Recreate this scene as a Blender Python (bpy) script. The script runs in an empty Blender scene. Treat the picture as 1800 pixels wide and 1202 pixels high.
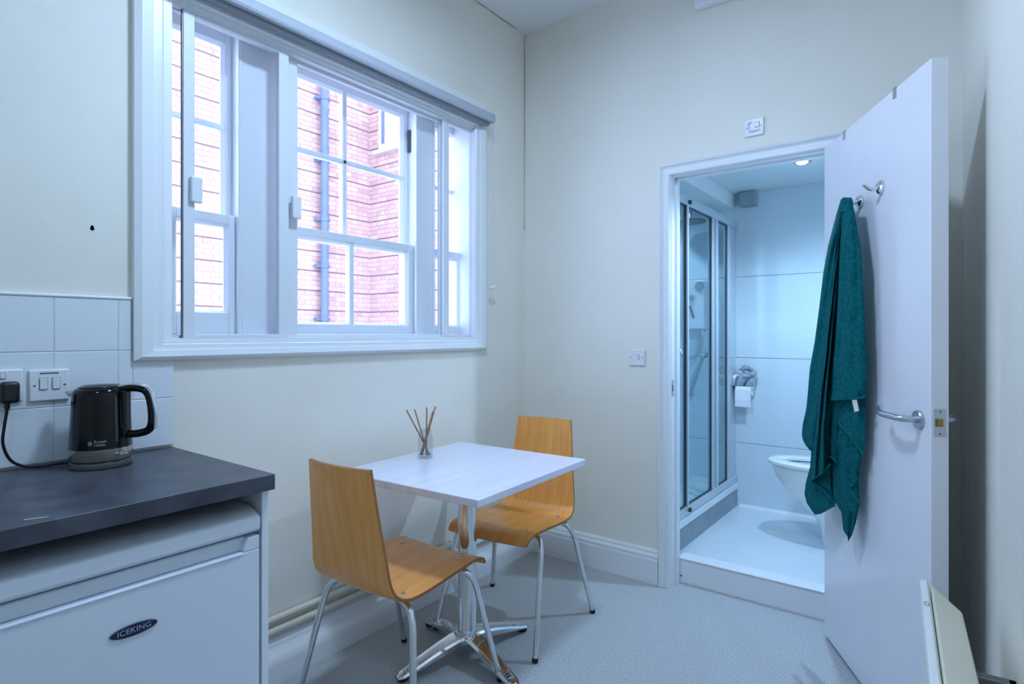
import bpy, bmesh, math, random
from mathutils import Vector, Matrix
random.seed(7)
R = math.radians
scene = bpy.context.scene
col = scene.collection

# ------------------------------------------------------------------ camera, sky, exposure, light of the added ceiling lamps
F_PX, YAW, CAM = 1019.0, R(37.25), Vector((1.976, -2.718, 1.235))
cd = bpy.data.cameras.new('camera')
cam = bpy.data.objects.new('camera', cd)
col.objects.link(cam)
cam.location = CAM
cam.rotation_euler = (R(90), 0, YAW)
cd.sensor_width = 36.0
cd.lens = F_PX / 1800 * 36.0
cd.shift_y = -14.0 / 1800
cd.clip_start = 0.02
scene.camera = cam

world = bpy.data.worlds.new('sky')
scene.world = world
world.use_nodes = True
bg = world.node_tree.nodes['Background']
bg.inputs['Color'].default_value = (0.49, 0.62, 1.0, 1)
bg.inputs['Strength'].default_value = 5.7

def area_light(name, loc, rot, size, power, color, size_y=None, shape='DISK', portal=False):
    ld = bpy.data.lights.new(name, 'AREA')
    ld.shape = shape
    ld.size = size
    if size_y:
        ld.size_y = size_y
    ld.energy = power
    ld.color = color
    if portal:
        ld.cycles.is_portal = True
    o = bpy.data.objects.new(name, ld)
    o.location = loc
    o.rotation_euler = rot
    col.objects.link(o)
    return o

def spot(name, loc, power, color, angle=150, blend=0.6, r=0.03):
    ld = bpy.data.lights.new(name, 'SPOT')
    ld.energy = power
    ld.color = color
    ld.spot_size = R(angle)
    ld.spot_blend = blend
    ld.shadow_soft_size = r
    o = bpy.data.objects.new(name, ld)
    o.location = loc
    col.objects.link(o)
    return o

COOL = (0.38, 0.62, 1.0)
NEUTRAL = (0.50, 0.70, 1.0)
CYAN = (0.46, 0.70, 1.0)
area_light('sky_portal', (-0.27, -1.12, 1.80), (0, R(-90), 0), 1.2, 1.0, (1, 1, 1), 1.6, 'RECTANGLE', portal=True)
area_light('kitchen_fill_light', (1.50, -3.15, 2.83), (0, 0, 0), 0.28, 7, COOL)  # added fill for the kitchen end, no known source
area_light('dining_fill_light', (1.05, -1.54, 2.83), (0, 0, 0), 0.28, 26, NEUTRAL)  # added fill over the table, lifts the room's brightness
DOWNLIGHTS = [(1.343, 0.645), (0.50, 0.75), (1.46, 0.26)]
for k, (x, y) in enumerate(DOWNLIGHTS):
    spot('downlight_beam', (x, y, 2.10), (5, 12, 52)[k], CYAN, r=0.02)

vs = scene.view_settings
vs.view_transform = 'Standard'
vs.look = 'None'
vs.exposure = 0.17
vs.gamma = 1.0
vs.use_curve_mapping = False
scene.cycles.max_bounces = 10
scene.cycles.diffuse_bounces = 6
scene.cycles.transparent_max_bounces = 24
scene.cycles.caustics_reflective = False
scene.cycles.caustics_refractive = False
scene.cycles.sample_clamp_indirect = 4.0
scene.cycles.use_denoising = True

# ------------------------------------------------------------------ materials
def S(r, g, b):          # sRGB 0-255 to linear
    f = lambda c: c / 12.92 if c <= 0.04045 else ((c + 0.055) / 1.055) ** 2.4
    return (f(r / 255), f(g / 255), f(b / 255), 1)

def mat(name, color, rough=0.5, metal=0.0, spec=0.5, coat=0.0, sheen=0.0):
    m = bpy.data.materials.new(name)
    m.use_nodes = True
    b = m.node_tree.nodes['Principled BSDF']
    b.inputs['Base Color'].default_value = color
    b.inputs['Roughness'].default_value = rough
    b.inputs['Metallic'].default_value = metal
    b.inputs['Specular IOR Level'].default_value = spec
    b.inputs['Coat Weight'].default_value = coat
    b.inputs['Sheen Weight'].default_value = sheen
    return m

def nodes(m):
    nt = m.node_tree
    return nt, nt.nodes, nt.links, nt.nodes['Principled BSDF']

def noise_mat(name, c1, c2, scale=5.0, detail=4.0, rough=0.6, bump=0.0, bump_scale=None, dist=0.002, stretch=(1, 1, 1), lo=0.35, hi=0.65, **kw):
    m = mat(name, c1, rough, **kw)
    nt, N, L, b = nodes(m)
    tc = N.new('ShaderNodeTexCoord')
    mp = N.new('ShaderNodeMapping')
    mp.inputs['Scale'].default_value = stretch
    n = N.new('ShaderNodeTexNoise')
    n.inputs['Scale'].default_value = scale
    n.inputs['Detail'].default_value = detail
    cr = N.new('ShaderNodeValToRGB')
    cr.color_ramp.elements[0].color = c1
    cr.color_ramp.elements[0].position = lo
    cr.color_ramp.elements[1].color = c2
    cr.color_ramp.elements[1].position = hi
    L.new(tc.outputs['Object'], mp.inputs['Vector'])
    L.new(mp.outputs['Vector'], n.inputs['Vector'])
    L.new(n.outputs['Fac'], cr.inputs['Fac'])
    L.new(cr.outputs['Color'], b.inputs['Base Color'])
    if bump:
        n2 = N.new('ShaderNodeTexNoise')
        n2.inputs['Scale'].default_value = bump_scale or scale
        n2.inputs['Detail'].default_value = 3
        L.new(mp.outputs['Vector'], n2.inputs['Vector'])
        bp = N.new('ShaderNodeBump')
        bp.inputs['Strength'].default_value = bump
        bp.inputs['Distance'].default_value = dist
        L.new(n2.outputs['Fac'], bp.inputs['Height'])
        L.new(bp.outputs['Normal'], b.inputs['Normal'])
    return m

M = {}
M['wall'] = noise_mat('cream_wall_paint', S(230, 226, 214), S(235, 231, 220), 2.0, 3, 0.55, bump=0.5, bump_scale=9, dist=0.006)
M['ceiling'] = noise_mat('white_ceiling_paint', S(232, 232, 232), S(238, 238, 238), 1.5, 3, 0.7, bump=0.2, bump_scale=6, dist=0.004)
M['white'] = mat('white_gloss_paint', S(232, 234, 236), 0.32)
M['sash'] = mat('white_sash_paint', S(236, 238, 240), 0.35)
M['alu'] = mat('white_aluminium', S(222, 226, 230), 0.4)
M['cassette'] = mat('grey_white_cassette', S(178, 184, 192), 0.45)
M['door'] = noise_mat('white_door_gloss', S(226, 226, 232), S(230, 230, 236), 3, 2, 0.22, bump=0.08, bump_scale=14, dist=0.002)
M['carpet'] = noise_mat('grey_carpet', S(150, 154, 156), S(204, 206, 207), 190, 2, 0.95, bump=0.6, bump_scale=320, dist=0.004, lo=0.3, hi=0.7)
M['tile'] = mat('white_glazed_tile', S(222, 228, 232), 0.12)
M['grout'] = mat('pale_grout', S(206, 210, 210), 0.9)
M['plastic'] = mat('white_plastic', S(226, 228, 230), 0.3)
M['dark_slot'] = mat('dark_slot', S(60, 62, 66), 0.6)
M['black_plastic'] = mat('black_plastic', S(14, 15, 17), 0.35)
M['black_gloss'] = mat('black_gloss_body', S(5, 7, 9), 0.10, spec=0.35)
M['steel'] = mat('brushed_steel', S(176, 172, 164), 0.16, 1.0)
M['chrome'] = mat('chrome', S(226, 228, 230), 0.09, 1.0)
M['satin'] = mat('satin_steel', S(190, 196, 202), 0.3, 1.0)
M['worktop'] = noise_mat('charcoal_slate_laminate', S(50, 53, 64), S(72, 75, 88), 14, 8, 0.36, bump=0.15, bump_scale=60, dist=0.001, stretch=(1, 1, 1))
M['fridge'] = noise_mat('white_fridge_enamel', S(214, 220, 228), S(217, 223, 231), 3, 2, 0.3)
M['panel'] = mat('white_melamine', S(224, 228, 232), 0.4)
M['badge'] = mat('dark_blue_badge', S(14, 22, 62), 0.2)
M['silver'] = mat('silver_lettering', S(178, 184, 196), 0.3, 0.6)
M['glass_jar'] = mat('clear_glass', (1, 1, 1, 1), 0.02)
M['oil'] = mat('amber_oil', S(226, 214, 196), 0.05)
M['reed'] = noise_mat('brown_reed', S(150, 112, 86), S(176, 138, 108), 40, 2, 0.8)
M['towel'] = noise_mat('teal_towelling', S(8, 84, 90), S(16, 108, 113), 90, 3, 0.95, bump=0.9, bump_scale=420, dist=0.004, spec=0.08)
M['towel_hem'] = noise_mat('teal_towel_hem', S(4, 92, 94), S(10, 108, 110), 120, 2, 0.9, spec=0.08, bump=0.5, bump_scale=600, dist=0.002)
M['care'] = mat('white_care_label', S(224, 224, 226), 0.7)
M['heater'] = mat('white_heater_enamel', S(226, 228, 224), 0.35)
M['heater_cream'] = mat('cream_heater_casing', S(226, 222, 202), 0.45)
M['bracket'] = mat('grey_metal_bracket', S(120, 122, 122), 0.4, 0.7)
M['pipe'] = mat('cream_painted_pipe', S(226, 222, 204), 0.35)
M['bath_panel'] = mat('pale_wall_panel', S(212, 224, 230), 0.16)
M['bath_paint'] = mat('bathroom_ceiling_paint', S(222, 230, 230), 0.6)
M['bath_floor'] = noise_mat('pale_blue_vinyl', S(214, 222, 226), S(220, 228, 231), 5, 3, 0.22)
M['tray'] = noise_mat('grey_tray_side', S(140, 150, 158), S(152, 162, 168), 12, 3, 0.5)
M['ceramic'] = mat('white_ceramic', S(234, 236, 236), 0.06, coat=0.3)
M['paper'] = mat('white_paper', S(236, 238, 240), 0.9)
M['rubber'] = mat('black_rubber', S(18, 18, 20), 0.7)
M['crack'] = mat('dark_crack', S(150, 147, 134), 0.9)
M['pipe_out'] = noise_mat('blue_grey_downpipe', S(98, 114, 136), S(106, 122, 144), 4, 2, 0.4)
M['mortar'] = mat('pale_mortar', S(222, 192, 176), 0.95)
M['groove_shade'] = mat('channel_shade_tone', S(136, 108, 108), 0.95)  # shadow of the brick channels as a flat colour
M['render'] = mat('white_render', S(246, 244, 242), 0.9)
M['stone'] = mat('pale_stone_sill', S(196, 184, 196), 0.8)
M['fan_grey'] = mat('grey_fan_plastic', S(142, 158, 166), 0.5)
M['screen_frame'] = mat('bright_screen_frame', S(206, 216, 224), 0.3, 0.45)
M['fill_lamp_body'] = mat('fill_lamp_body', S(230, 230, 230), 0.4)
M['brass'] = mat('brass_latch', S(190, 160, 80), 0.3, 1.0)
M['nail'] = mat('grey_hole', S(110, 108, 100), 0.9)

def emit(name, color, strength):
    m = bpy.data.materials.new(name)
    m.use_nodes = True
    nt = m.node_tree
    nt.nodes.clear()
    e = nt.nodes.new('ShaderNodeEmission')
    e.inputs['Color'].default_value = (*color, 1)
    e.inputs['Strength'].default_value = strength
    o = nt.nodes.new('ShaderNodeOutputMaterial')
    nt.links.new(e.outputs[0], o.inputs[0])
    return m
M['diffuser'] = emit('fill_lamp_diffuser', COOL, 3.0)
M['led'] = emit('led_lens', (0.85, 0.97, 1.0), 14.0)

def glass(name, tint, refl=0.025):
    m = bpy.data.materials.new(name)
    m.use_nodes = True
    nt = m.node_tree
    nt.nodes.clear()
    t = nt.nodes.new('ShaderNodeBsdfTransparent')
    t.inputs['Color'].default_value = (*tint, 1)
    g = nt.nodes.new('ShaderNodeBsdfGlossy')
    g.inputs['Roughness'].default_value = 0.01
    lw = nt.nodes.new('ShaderNodeLayerWeight')
    lw.inputs['Blend'].default_value = 0.5
    pw = nt.nodes.new('ShaderNodeMath')
    pw.operation = 'POWER'
    pw.inputs[1].default_value = 5.0
    nt.links.new(lw.outputs['Facing'], pw.inputs[0])
    fr = nt.nodes.new('ShaderNodeMath')
    fr.operation = 'MULTIPLY_ADD'
    fr.inputs[1].default_value = 0.6
    fr.inputs[2].default_value = refl
    nt.links.new(pw.outputs[0], fr.inputs[0])
    mix = nt.nodes.new('ShaderNodeMixShader')
    o = nt.nodes.new('ShaderNodeOutputMaterial')
    nt.links.new(fr.outputs[0], mix.inputs['Fac'])
    nt.links.new(t.outputs[0], mix.inputs[1])
    nt.links.new(g.outputs[0], mix.inputs[2])
    nt.links.new(mix.outputs[0], o.inputs[0])
    return m
M['pane'] = glass('window_glass', (0.97, 0.98, 0.99))
M['shower_glass'] = glass('shower_glass', (0.84, 0.92, 0.94))
M['jar'] = glass('jar_glass', (0.93, 0.95, 0.96))

def wood_mat():
    m = mat('beech_veneer', S(216, 156, 84), 0.26)
    nt, N, L, b = nodes(m)
    tc = N.new('ShaderNodeTexCoord')
    mp = N.new('ShaderNodeMapping')
    mp.inputs['Scale'].default_value = (26, 1.6, 1.6)
    n = N.new('ShaderNodeTexNoise')
    n.inputs['Scale'].default_value = 2.2
    n.inputs['Detail'].default_value = 6
    n.inputs['Distortion'].default_value = 0.6
    cr = N.new('ShaderNodeValToRGB')
    cr.color_ramp.elements[0].color = S(230, 151, 70)
    cr.color_ramp.elements[0].position = 0.3
    cr.color_ramp.elements[1].color = S(242, 174, 94)
    cr.color_ramp.elements[1].position = 0.7
    L.new(tc.outputs['Object'], mp.inputs['Vector'])
    L.new(mp.outputs['Vector'], n.inputs['Vector'])
    L.new(n.outputs['Fac'], cr.inputs['Fac'])
    L.new(cr.outputs['Color'], b.inputs['Base Color'])
    return m
M['beech'] = wood_mat()
M['beech_edge'] = mat('beech_ply_edge', S(150, 96, 44), 0.6)

def tabletop_mat():
    m = mat('white_woodgrain_laminate', S(232, 236, 242), 0.24)
    nt, N, L, b = nodes(m)
    tc = N.new('ShaderNodeTexCoord')
    mp = N.new('ShaderNodeMapping')
    mp.inputs['Scale'].default_value = (30, 1.2, 4)
    n = N.new('ShaderNodeTexNoise')
    n.inputs['Scale'].default_value = 2.0
    n.inputs['Detail'].default_value = 5
    cr = N.new('ShaderNodeValToRGB')
    cr.color_ramp.elements[0].color = S(210, 208, 220)
    cr.color_ramp.elements[0].position = 0.3
    cr.color_ramp.elements[1].color = S(222, 220, 231)
    cr.color_ramp.elements[1].position = 0.65
    L.new(tc.outputs['Object'], mp.inputs['Vector'])
    L.new(mp.outputs['Vector'], n.inputs['Vector'])
    L.new(n.outputs['Fac'], cr.inputs['Fac'])
    L.new(cr.outputs['Color'], b.inputs['Base Color'])
    return m
M['tabletop'] = tabletop_mat()

def brick_mat(name, island):
    m = mat(name, S(200, 150, 150), 0.9)
    nt, N, L, b = nodes(m)
    if island:
        g = N.new('ShaderNodeNewGeometry')
        src = g.outputs['Random Per Island']
    else:
        g = N.new('ShaderNodeObjectInfo')
        src = g.outputs['Random']
    cr = N.new('ShaderNodeValToRGB')
    e = cr.color_ramp.elements
    e[0].color = S(186, 150, 140)
    e[0].position = 0.0
    e[1].color = S(214, 180, 168)
    e[1].position = 1.0
    k = e.new(0.12); k.color = S(198, 160, 148)
    k = e.new(0.7); k.color = S(208, 172, 160)
    L.new(src, cr.inputs['Fac'])
    L.new(cr.outputs['Color'], b.inputs['Base Color'])
    return m
M['brick'] = brick_mat('pink_brick', False)
M['brick_many'] = brick_mat('pink_brick_joined', True)

# ------------------------------------------------------------------ helpers
def link(name, mesh, m=None, parent=None, smooth=False, angle=None):
    o = bpy.data.objects.new(name, mesh)
    if m is not None:
        mesh.materials.clear()
        for mm in (m if isinstance(m, (list, tuple)) else [m]):
            mesh.materials.append(mm)
    col.objects.link(o)
    if parent is not None:
        o.parent = parent
    if smooth:
        for p in mesh.polygons:
            p.use_smooth = True
        if angle:
            mesh.set_sharp_from_angle(angle=R(angle))
    return o

def obj(name, bm, m=None, parent=None, smooth=False, angle=35, bevel=0.0, seg=2):
    bmesh.ops.recalc_face_normals(bm, faces=bm.faces)
    me = bpy.data.meshes.new(name)
    bm.to_mesh(me)
    bm.free()
    o = link(name, me, m, parent, smooth, angle if smooth else None)
    if bevel:
        md = o.modifiers.new('bevel', 'BEVEL')
        md.width = bevel
        md.segments = seg
        md.limit_method = 'ANGLE'
        md.angle_limit = R(40)
        for p in me.polygons:
            p.use_smooth = True
        me.set_sharp_from_angle(angle=R(50))
        o.modifiers.new('wn', 'WEIGHTED_NORMAL').keep_sharp = True
    return o

def thing(name, label, cat, loc=(0, 0, 0), rz=0.0, group=None):
    o = bpy.data.objects.new(name, None)
    o.empty_display_size = 0.1
    col.objects.link(o)
    o.location = loc
    o.rotation_euler = (0, 0, rz)
    o['label'] = label
    o['category'] = cat
    if group:
        o['group'] = group
    return o

def tag(o, label, cat, group=None):
    o['label'] = label
    o['category'] = cat
    if group:
        o['group'] = group
    return o

def struct(o):
    o['kind'] = 'structure'
    return o

def structure_root(name, loc=(0, 0, 0), rz=0.0):
    o = bpy.data.objects.new(name, None)
    o.empty_display_size = 0.1
    col.objects.link(o)
    o.location = loc
    o.rotation_euler = (0, 0, rz)
    o['kind'] = 'structure'
    return o

def box(bm, x0, x1, y0, y1, z0, z1, mtx=None):
    pts = [(x0, y0, z0), (x1, y0, z0), (x1, y1, z0), (x0, y1, z0), (x0, y0, z1), (x1, y0, z1), (x1, y1, z1), (x0, y1, z1)]
    v = [bm.verts.new(mtx @ Vector(p) if mtx else p) for p in pts]
    for f in ((0, 3, 2, 1), (4, 5, 6, 7), (0, 1, 5, 4), (1, 2, 6, 5), (2, 3, 7, 6), (3, 0, 4, 7)):
        bm.faces.new([v[i] for i in f])
    return v

def bxo(name, dims, m, parent=None, bevel=0.0, seg=2):
    bm = bmesh.new()
    box(bm, *dims)
    return obj(name, bm, m, parent, bevel=bevel, seg=seg)

def prism(bm, poly, axis, a, b):
    """extrude a polygon of 2D points along an axis: 'x' takes (y,z), 'y' takes (x,z), 'z' takes (x,y)"""
    def mk(p, t):
        return {'x': (t, p[0], p[1]), 'y': (p[0], t, p[1]), 'z': (p[0], p[1], t)}[axis]
    A = [bm.verts.new(mk(p, a)) for p in poly]
    B = [bm.verts.new(mk(p, b)) for p in poly]
    bm.faces.new(A)
    bm.faces.new(B[::-1])
    n = len(poly)
    for i in range(n):
        bm.faces.new([A[i], B[i], B[(i + 1) % n], A[(i + 1) % n]])

def loft(bm, rings, close_ends=True, closed=True):
    V = [[bm.verts.new(p) for p in r] for r in rings]
    n = len(V[0])
    for a, b in zip(V, V[1:]):
        for i in range(n if closed else n - 1):
            j = (i + 1) % n
            bm.faces.new([a[i], a[j], b[j], b[i]])
    if close_ends:
        bm.faces.new(V[0][::-1])
        bm.faces.new(V[-1])
    return V

def tube(bm, pts, r, seg=12, flat=None, caps=True):
    """round tube along a path; r a number or one per point; flat=(a,b) scales the section"""
    pts = [Vector(p) for p in pts]
    n = len(pts)
    T = []
    for i in range(n):
        t = (pts[min(i + 1, n - 1)] - pts[max(i - 1, 0)])
        T.append(t.normalized())
    up = Vector((0, 0, 1)) if abs(T[0].z) < 0.9 else Vector((1, 0, 0))
    N = (up - T[0] * up.dot(T[0])).normalized()
    rings = []
    for i in range(n):
        N = (N - T[i] * N.dot(T[i])).normalized()
        B = T[i].cross(N)
        rr = r[i] if isinstance(r, (list, tuple)) else r
        fa, fb = flat if flat else (1, 1)
        rings.append([pts[i] + (N * math.cos(2 * math.pi * k / seg) * fa + B * math.sin(2 * math.pi * k / seg) * fb) * rr for k in range(seg)])
    loft(bm, rings, caps)

def smooth_path(pts, rad, n=6):
    """polyline with rounded corners"""
    pts = [Vector(p) for p in pts]
    out = [pts[0]]
    for i in range(1, len(pts) - 1):
        a, b, c = pts[i - 1], pts[i], pts[i + 1]
        d1 = min(rad, (a - b).length * 0.49)
        d2 = min(rad, (c - b).length * 0.49)
        p, q = b + (a - b).normalized() * d1, b + (c - b).normalized() * d2
        for k in range(n + 1):
            t = k / n
            out.append(p * (1 - t) ** 2 + b * 2 * t * (1 - t) + q * t ** 2)
    out.append(pts[-1])
    return out

def catmull(pts, n=8):
    P = [Vector(p) for p in pts]
    P = [P[0] * 2 - P[1]] + P + [P[-1] * 2 - P[-2]]
    out = []
    for i in range(1, len(P) - 2):
        for k in range(n):
            t = k / n
            a, b, c, d = P[i - 1], P[i], P[i + 1], P[i + 2]
            out.append(0.5 * ((2 * b) + (c - a) * t + (2 * a - 5 * b + 4 * c - d) * t * t + (3 * b - a - 3 * c + d) * t ** 3))
    out.append(P[-2])
    return out

def lathe(bm, prof, seg=32, center=(0, 0, 0), axis='z', a0=0.0):
    """revolve (radius, height) pairs"""
    c = Vector(center)
    rings = []
    for r, h in prof:
        ring = []
        for k in range(seg):
            a = a0 + 2 * math.pi * k / seg
            if axis == 'z':
                ring.append(c + Vector((r * math.cos(a), r * math.sin(a), h)))
            elif axis == 'x':
                ring.append(c + Vector((h, r * math.cos(a), r * math.sin(a))))
            else:
                ring.append(c + Vector((r * math.cos(a), h, r * math.sin(a))))
        rings.append(ring)
    loft(bm, rings, True)

def frame_sweep(bm, rect, prof, to3d, open_bottom=False):
    """mitred moulding round a rectangle (a0,a1,b0,b1); prof = (outward offset, height); to3d(a,b,h)"""
    a0, a1, b0, b1 = rect
    loops = []
    for o, h in prof:
        if open_bottom:
            c = [(a0 - o, b0), (a0 - o, b1 + o), (a1 + o, b1 + o), (a1 + o, b0)]
        else:
            c = [(a0 - o, b0 - o), (a0 - o, b1 + o), (a1 + o, b1 + o), (a1 + o, b0 - o)]
        loops.append([bm.verts.new(to3d(a, b, h)) for a, b in c])
    n = len(loops)
    m = 4
    for i in range(n):
        A, B = loops[i], loops[(i + 1) % n]
        for k in range(m if not open_bottom else m - 1):
            j = (k + 1) % m
            bm.faces.new([A[k], A[j], B[j], B[k]])
    if open_bottom:
        bm.faces.new([l[0] for l in loops])
        bm.faces.new([l[3] for l in loops][::-1])

def text_mesh(body, size, extrude=0.0, spacing=1.0, align='CENTER'):
    cu = bpy.data.curves.new('lettering', 'FONT')
    cu.body = body
    cu.size = size
    cu.extrude = extrude
    cu.align_x = align
    cu.align_y = 'CENTER'
    cu.space_character = spacing
    cu.resolution_u = 3
    o = bpy.data.objects.new('lettering', cu)
    col.objects.link(o)
    dg = bpy.context.evaluated_depsgraph_get()
    me = bpy.data.meshes.new_from_object(o.evaluated_get(dg))
    bpy.data.objects.remove(o)
    bpy.data.curves.remove(cu)
    return me

# ------------------------------------------------------------------ the room shell
ZC = 2.97
YF = -4.2
# window opening in the left wall
WY0, WY1, WZ0, WZ1 = -1.93, -0.40, 1.20, 2.44
bm = bmesh.new()
box(bm, -0.30, 0, YF, 0.0, -0.1, WZ0)
box(bm, -0.30, 0, YF, 0.0, WZ1, 3.1)
box(bm, -0.30, 0, YF, WY0, WZ0, WZ1)
box(bm, -0.30, 0, WY1, 0.0, WZ0, WZ1)
wall_left = struct(obj('wall_left', bm, M['wall']))

DX0, DX1, DZ = 0.885, 1.60, 2.002      # clear door opening
bm = bmesh.new()
box(bm, -0.30, DX0 - 0.02, 0, 0.10, -0.1, 3.1)
box(bm, DX1 + 0.02, 2.4, 0, 0.10, -0.1, 3.1)
box(bm, DX0 - 0.02, DX1 + 0.02, 0, 0.10, DZ + 0.02, 3.1)
wall_back = struct(obj('wall_back', bm, M['wall']))

RWX = lambda y: 2.005 - 0.0652 * y
bm = bmesh.new()
prism(bm, [(RWX(0.0), 0.0), (RWX(YF), YF), (RWX(YF) + 0.15, YF), (RWX(0.0) + 0.15, 0.0)], 'z', -0.1, 3.1)
struct(obj('wall_right', bm, M['wall']))
struct(bxo('wall_front', (-0.30, 2.6, YF - 0.15, YF, -0.1, 3.1), M['wall']))
struct(bxo('floor', (-0.30, 2.6, YF - 0.15, 0.10, -0.1, 0.0), M['carpet']))
struct(bxo('ceiling', (-0.30, 2.6, YF - 0.15, 0.10, ZC, 3.1), M['ceiling']))

# the cracked joint between the left wall and the ceiling, and down the corner
def crack(name, pts, r, parent, jit):
    bm = bmesh.new()
    P = []
    for a, b in zip(pts, pts[1:]):
        a, b = Vector(a), Vector(b)
        for k in range(14):
            p = a.lerp(b, k / 14)
            P.append(p + Vector((0, random.uniform(-jit, jit), random.uniform(-jit, jit))))
    tube(bm, P, [r * random.uniform(0.4, 1.3) for _ in P], 5)
    return obj(name, bm, M['crack'], parent)
crack('paint_crack', [(0.001, -0.75, ZC - 0.004), (0.001, -0.02, ZC + 0.0)], 0.003, wall_left, 0.004)
crack('paint_crack', [(0.002, -0.003, ZC), (0.002, -0.003, 1.75)], 0.0014, wall_left, 0.001)

# small ragged hole in the plaster over the tiles
bm = bmesh.new()
loft(bm, [[(0.0012, -2.12 + r * math.cos(a) * random.uniform(.7, 1.2), 1.541 + 1.4 * r * math.sin(a)) for a in [k * math.pi / 5 for k in range(10)]] for r in (0.0055, 0.002)])
obj('plaster_hole', bm, M['nail'], wall_left)

# ---- skirting boards
bm = bmesh.new()
prism(bm, [(0, 0), (0.072, 0), (0.072, 0.062), (0.066, 0.082), (0.052, 0.093), (0.022, 0.098), (0.020, 0.112), (0.014, 0.116), (0.014, 0.128), (0, 0.134)], 'y', YF, 0.0)
struct(obj('baseboard_left', bm, M['white'], smooth=True, angle=40))
bm = bmesh.new()
prism(bm, [(0, 0), (-0.020, 0), (-0.020, 0.118), (-0.016, 0.123), (-0.019, 0.128), (-0.019, 0.138), (-0.012, 0.146), (-0.009, 0.150), (-0.012, 0.155), (-0.006, 0.166), (0, 0.168)], 'x', 0.072, 0.822)
struct(obj('baseboard_back', bm, M['white']))
bm = bmesh.new()
box(bm, 1.665, 2.0, -0.02, 0, 0, 0.165)
struct(obj('baseboard_back_right', bm, M['white']))
# two painted pipes over the left skirting
for z, lab in ((0.203, 'upper of the two cream painted pipes running along the wall above the skirting'), (0.160, 'lower of the two cream painted pipes, just above the skirting board')):
    bm = bmesh.new()
    tube(bm, [(0.020, -3.6, z), (0.020, -0.02, z + 0.002)], 0.0115, 12)
    p = tag(obj('heating_pipe', bm, M['pipe'], smooth=True, angle=60), lab, 'pipe', 'painted pipes along the left wall')
    for y in (-2.9, -1.75, -0.62):
        bm = bmesh.new()
        box(bm, 0.0, 0.030, y - 0.008, y + 0.008, z - 0.013, z + 0.015)
        obj('pipe_clip', bm, M['white'], p, bevel=0.003)

# ---- door opening: lining, stop, architrave
frame = structure_root('trim_1')
bm = bmesh.new()
box(bm, DX0 - 0.02, DX0, -0.001, 0.11, 0, DZ)
box(bm, DX1, DX1 + 0.02, -0.001, 0.11, 0, DZ)
box(bm, DX0 - 0.02, DX1 + 0.02, -0.001, 0.11, DZ, DZ + 0.02)
obj('door_lining', bm, M['white'], frame)
bm = bmesh.new()
box(bm, DX0, DX0 + 0.012, 0.048, 0.078, 0.0, DZ)
box(bm, DX1 - 0.012, DX1, 0.048, 0.078, 0.0, DZ)
box(bm, DX0, DX1, 0.048, 0.078, DZ - 0.008, DZ)
obj('door_stop', bm, M['white'], frame, bevel=0.002)
bm = bmesh.new()
prof = [(0.004, 0), (0.004, 0.015), (0.008, 0.019), (0.022, 0.019), (0.026, 0.015), (0.034, 0.015), (0.042, 0.020), (0.046, 0.027), (0.052, 0.030), (0.057, 0.026), (0.060, 0.020), (0.060, 0)]
frame_sweep(bm, (DX0, DX1, 0.0, DZ), prof, lambda a, b, h: (a, -h, b), open_bottom=True)
obj('architrave', bm, M['white'], frame)
bm = bmesh.new()
box(bm, DX0 - 0.0005, DX0 + 0.0015, 0.004, 0.026, 0.93, 1.01)
kp = obj('keep_plate', bm, M['satin'], frame)
bm = bmesh.new()
box(bm, DX0 - 0.0004, DX0 + 0.0022, 0.008, 0.018, 0.955, 0.985)
obj('keep_slot', bm, M['dark_slot'], kp)

# ---- raised threshold step into the bathroom
step = structure_root('trim_2')
bxo('riser_board', (DX0, DX1, 0.085, 0.105, 0.006, 0.116), M['white'], step, bevel=0.002)
bxo('nosing_strip', (DX0, DX1, 0.080, 0.165, 0.116, 0.126), M['white'], step, bevel=0.003)
bxo('foot_bead', (DX0, DX1, 0.078, 0.086, 0.0, 0.008), M['grout'], step)  # pale bead along the foot of the riser
bm = bmesh.new()
lathe(bm, [(0.0, -0.0012), (0.004, -0.0012), (0.004, 0.001)], 10, (DX0 + 0.016, 0.085, 0.035), 'y')
obj('screw_head', bm, M['dark_slot'], step)

# ------------------------------------------------------------------ bathroom shell
BY, BXR, BXL, BF, BC = 1.18, 1.74, 0.0, 0.118, 2.145
struct(bxo('floor_bathroom', (BXL - 0.1, BXR + 0.1, 0.105, BY + 0.1, -0.1, BF), M['bath_floor']))
struct(bxo('ceiling_bathroom', (BXL - 0.1, BXR + 0.1, 0.10, BY + 0.1, BC, BC + 0.1), M['bath_paint']))
def panel_wall(name, boxdims, panels, ax):
    w = structure_root(name)
    bxo('backing', boxdims, M['grout'], w)
    for p in panels:
        bxo('wall_panel', p, M['bath_panel'], w, bevel=0.0015)
    return w
rows = [(BF, 0.528), (0.531, 1.080), (1.083, 1.604), (1.607, BC)]
panel_wall('wall_bathroom_back', (BXL - 0.1, BXR + 0.1, BY + 0.006, BY + 0.12, -0.1, BC + 0.1),
           [(a, b, BY, BY + 0.006, z0, z1) for z0, z1 in rows for a, b in ((BXL, 0.84), (0.84, BXR))], 'y')
panel_wall('wall_bathroom_left', (BXL - 0.12, BXL - 0.006, 0.10, BY + 0.1, -0.1, BC + 0.1),
           [(BXL - 0.006, BXL, 0.112, BY, z0, z1) for z0, z1 in rows], 'x')
panel_wall('wall_bathroom_right', (BXR + 0.006, BXR + 0.12, 0.10, BY + 0.1, -0.1, BC + 0.1),
           [(BXR, BXR + 0.006, 0.112, BY, z0, z1) for z0, z1 in rows], 'x')
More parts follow.
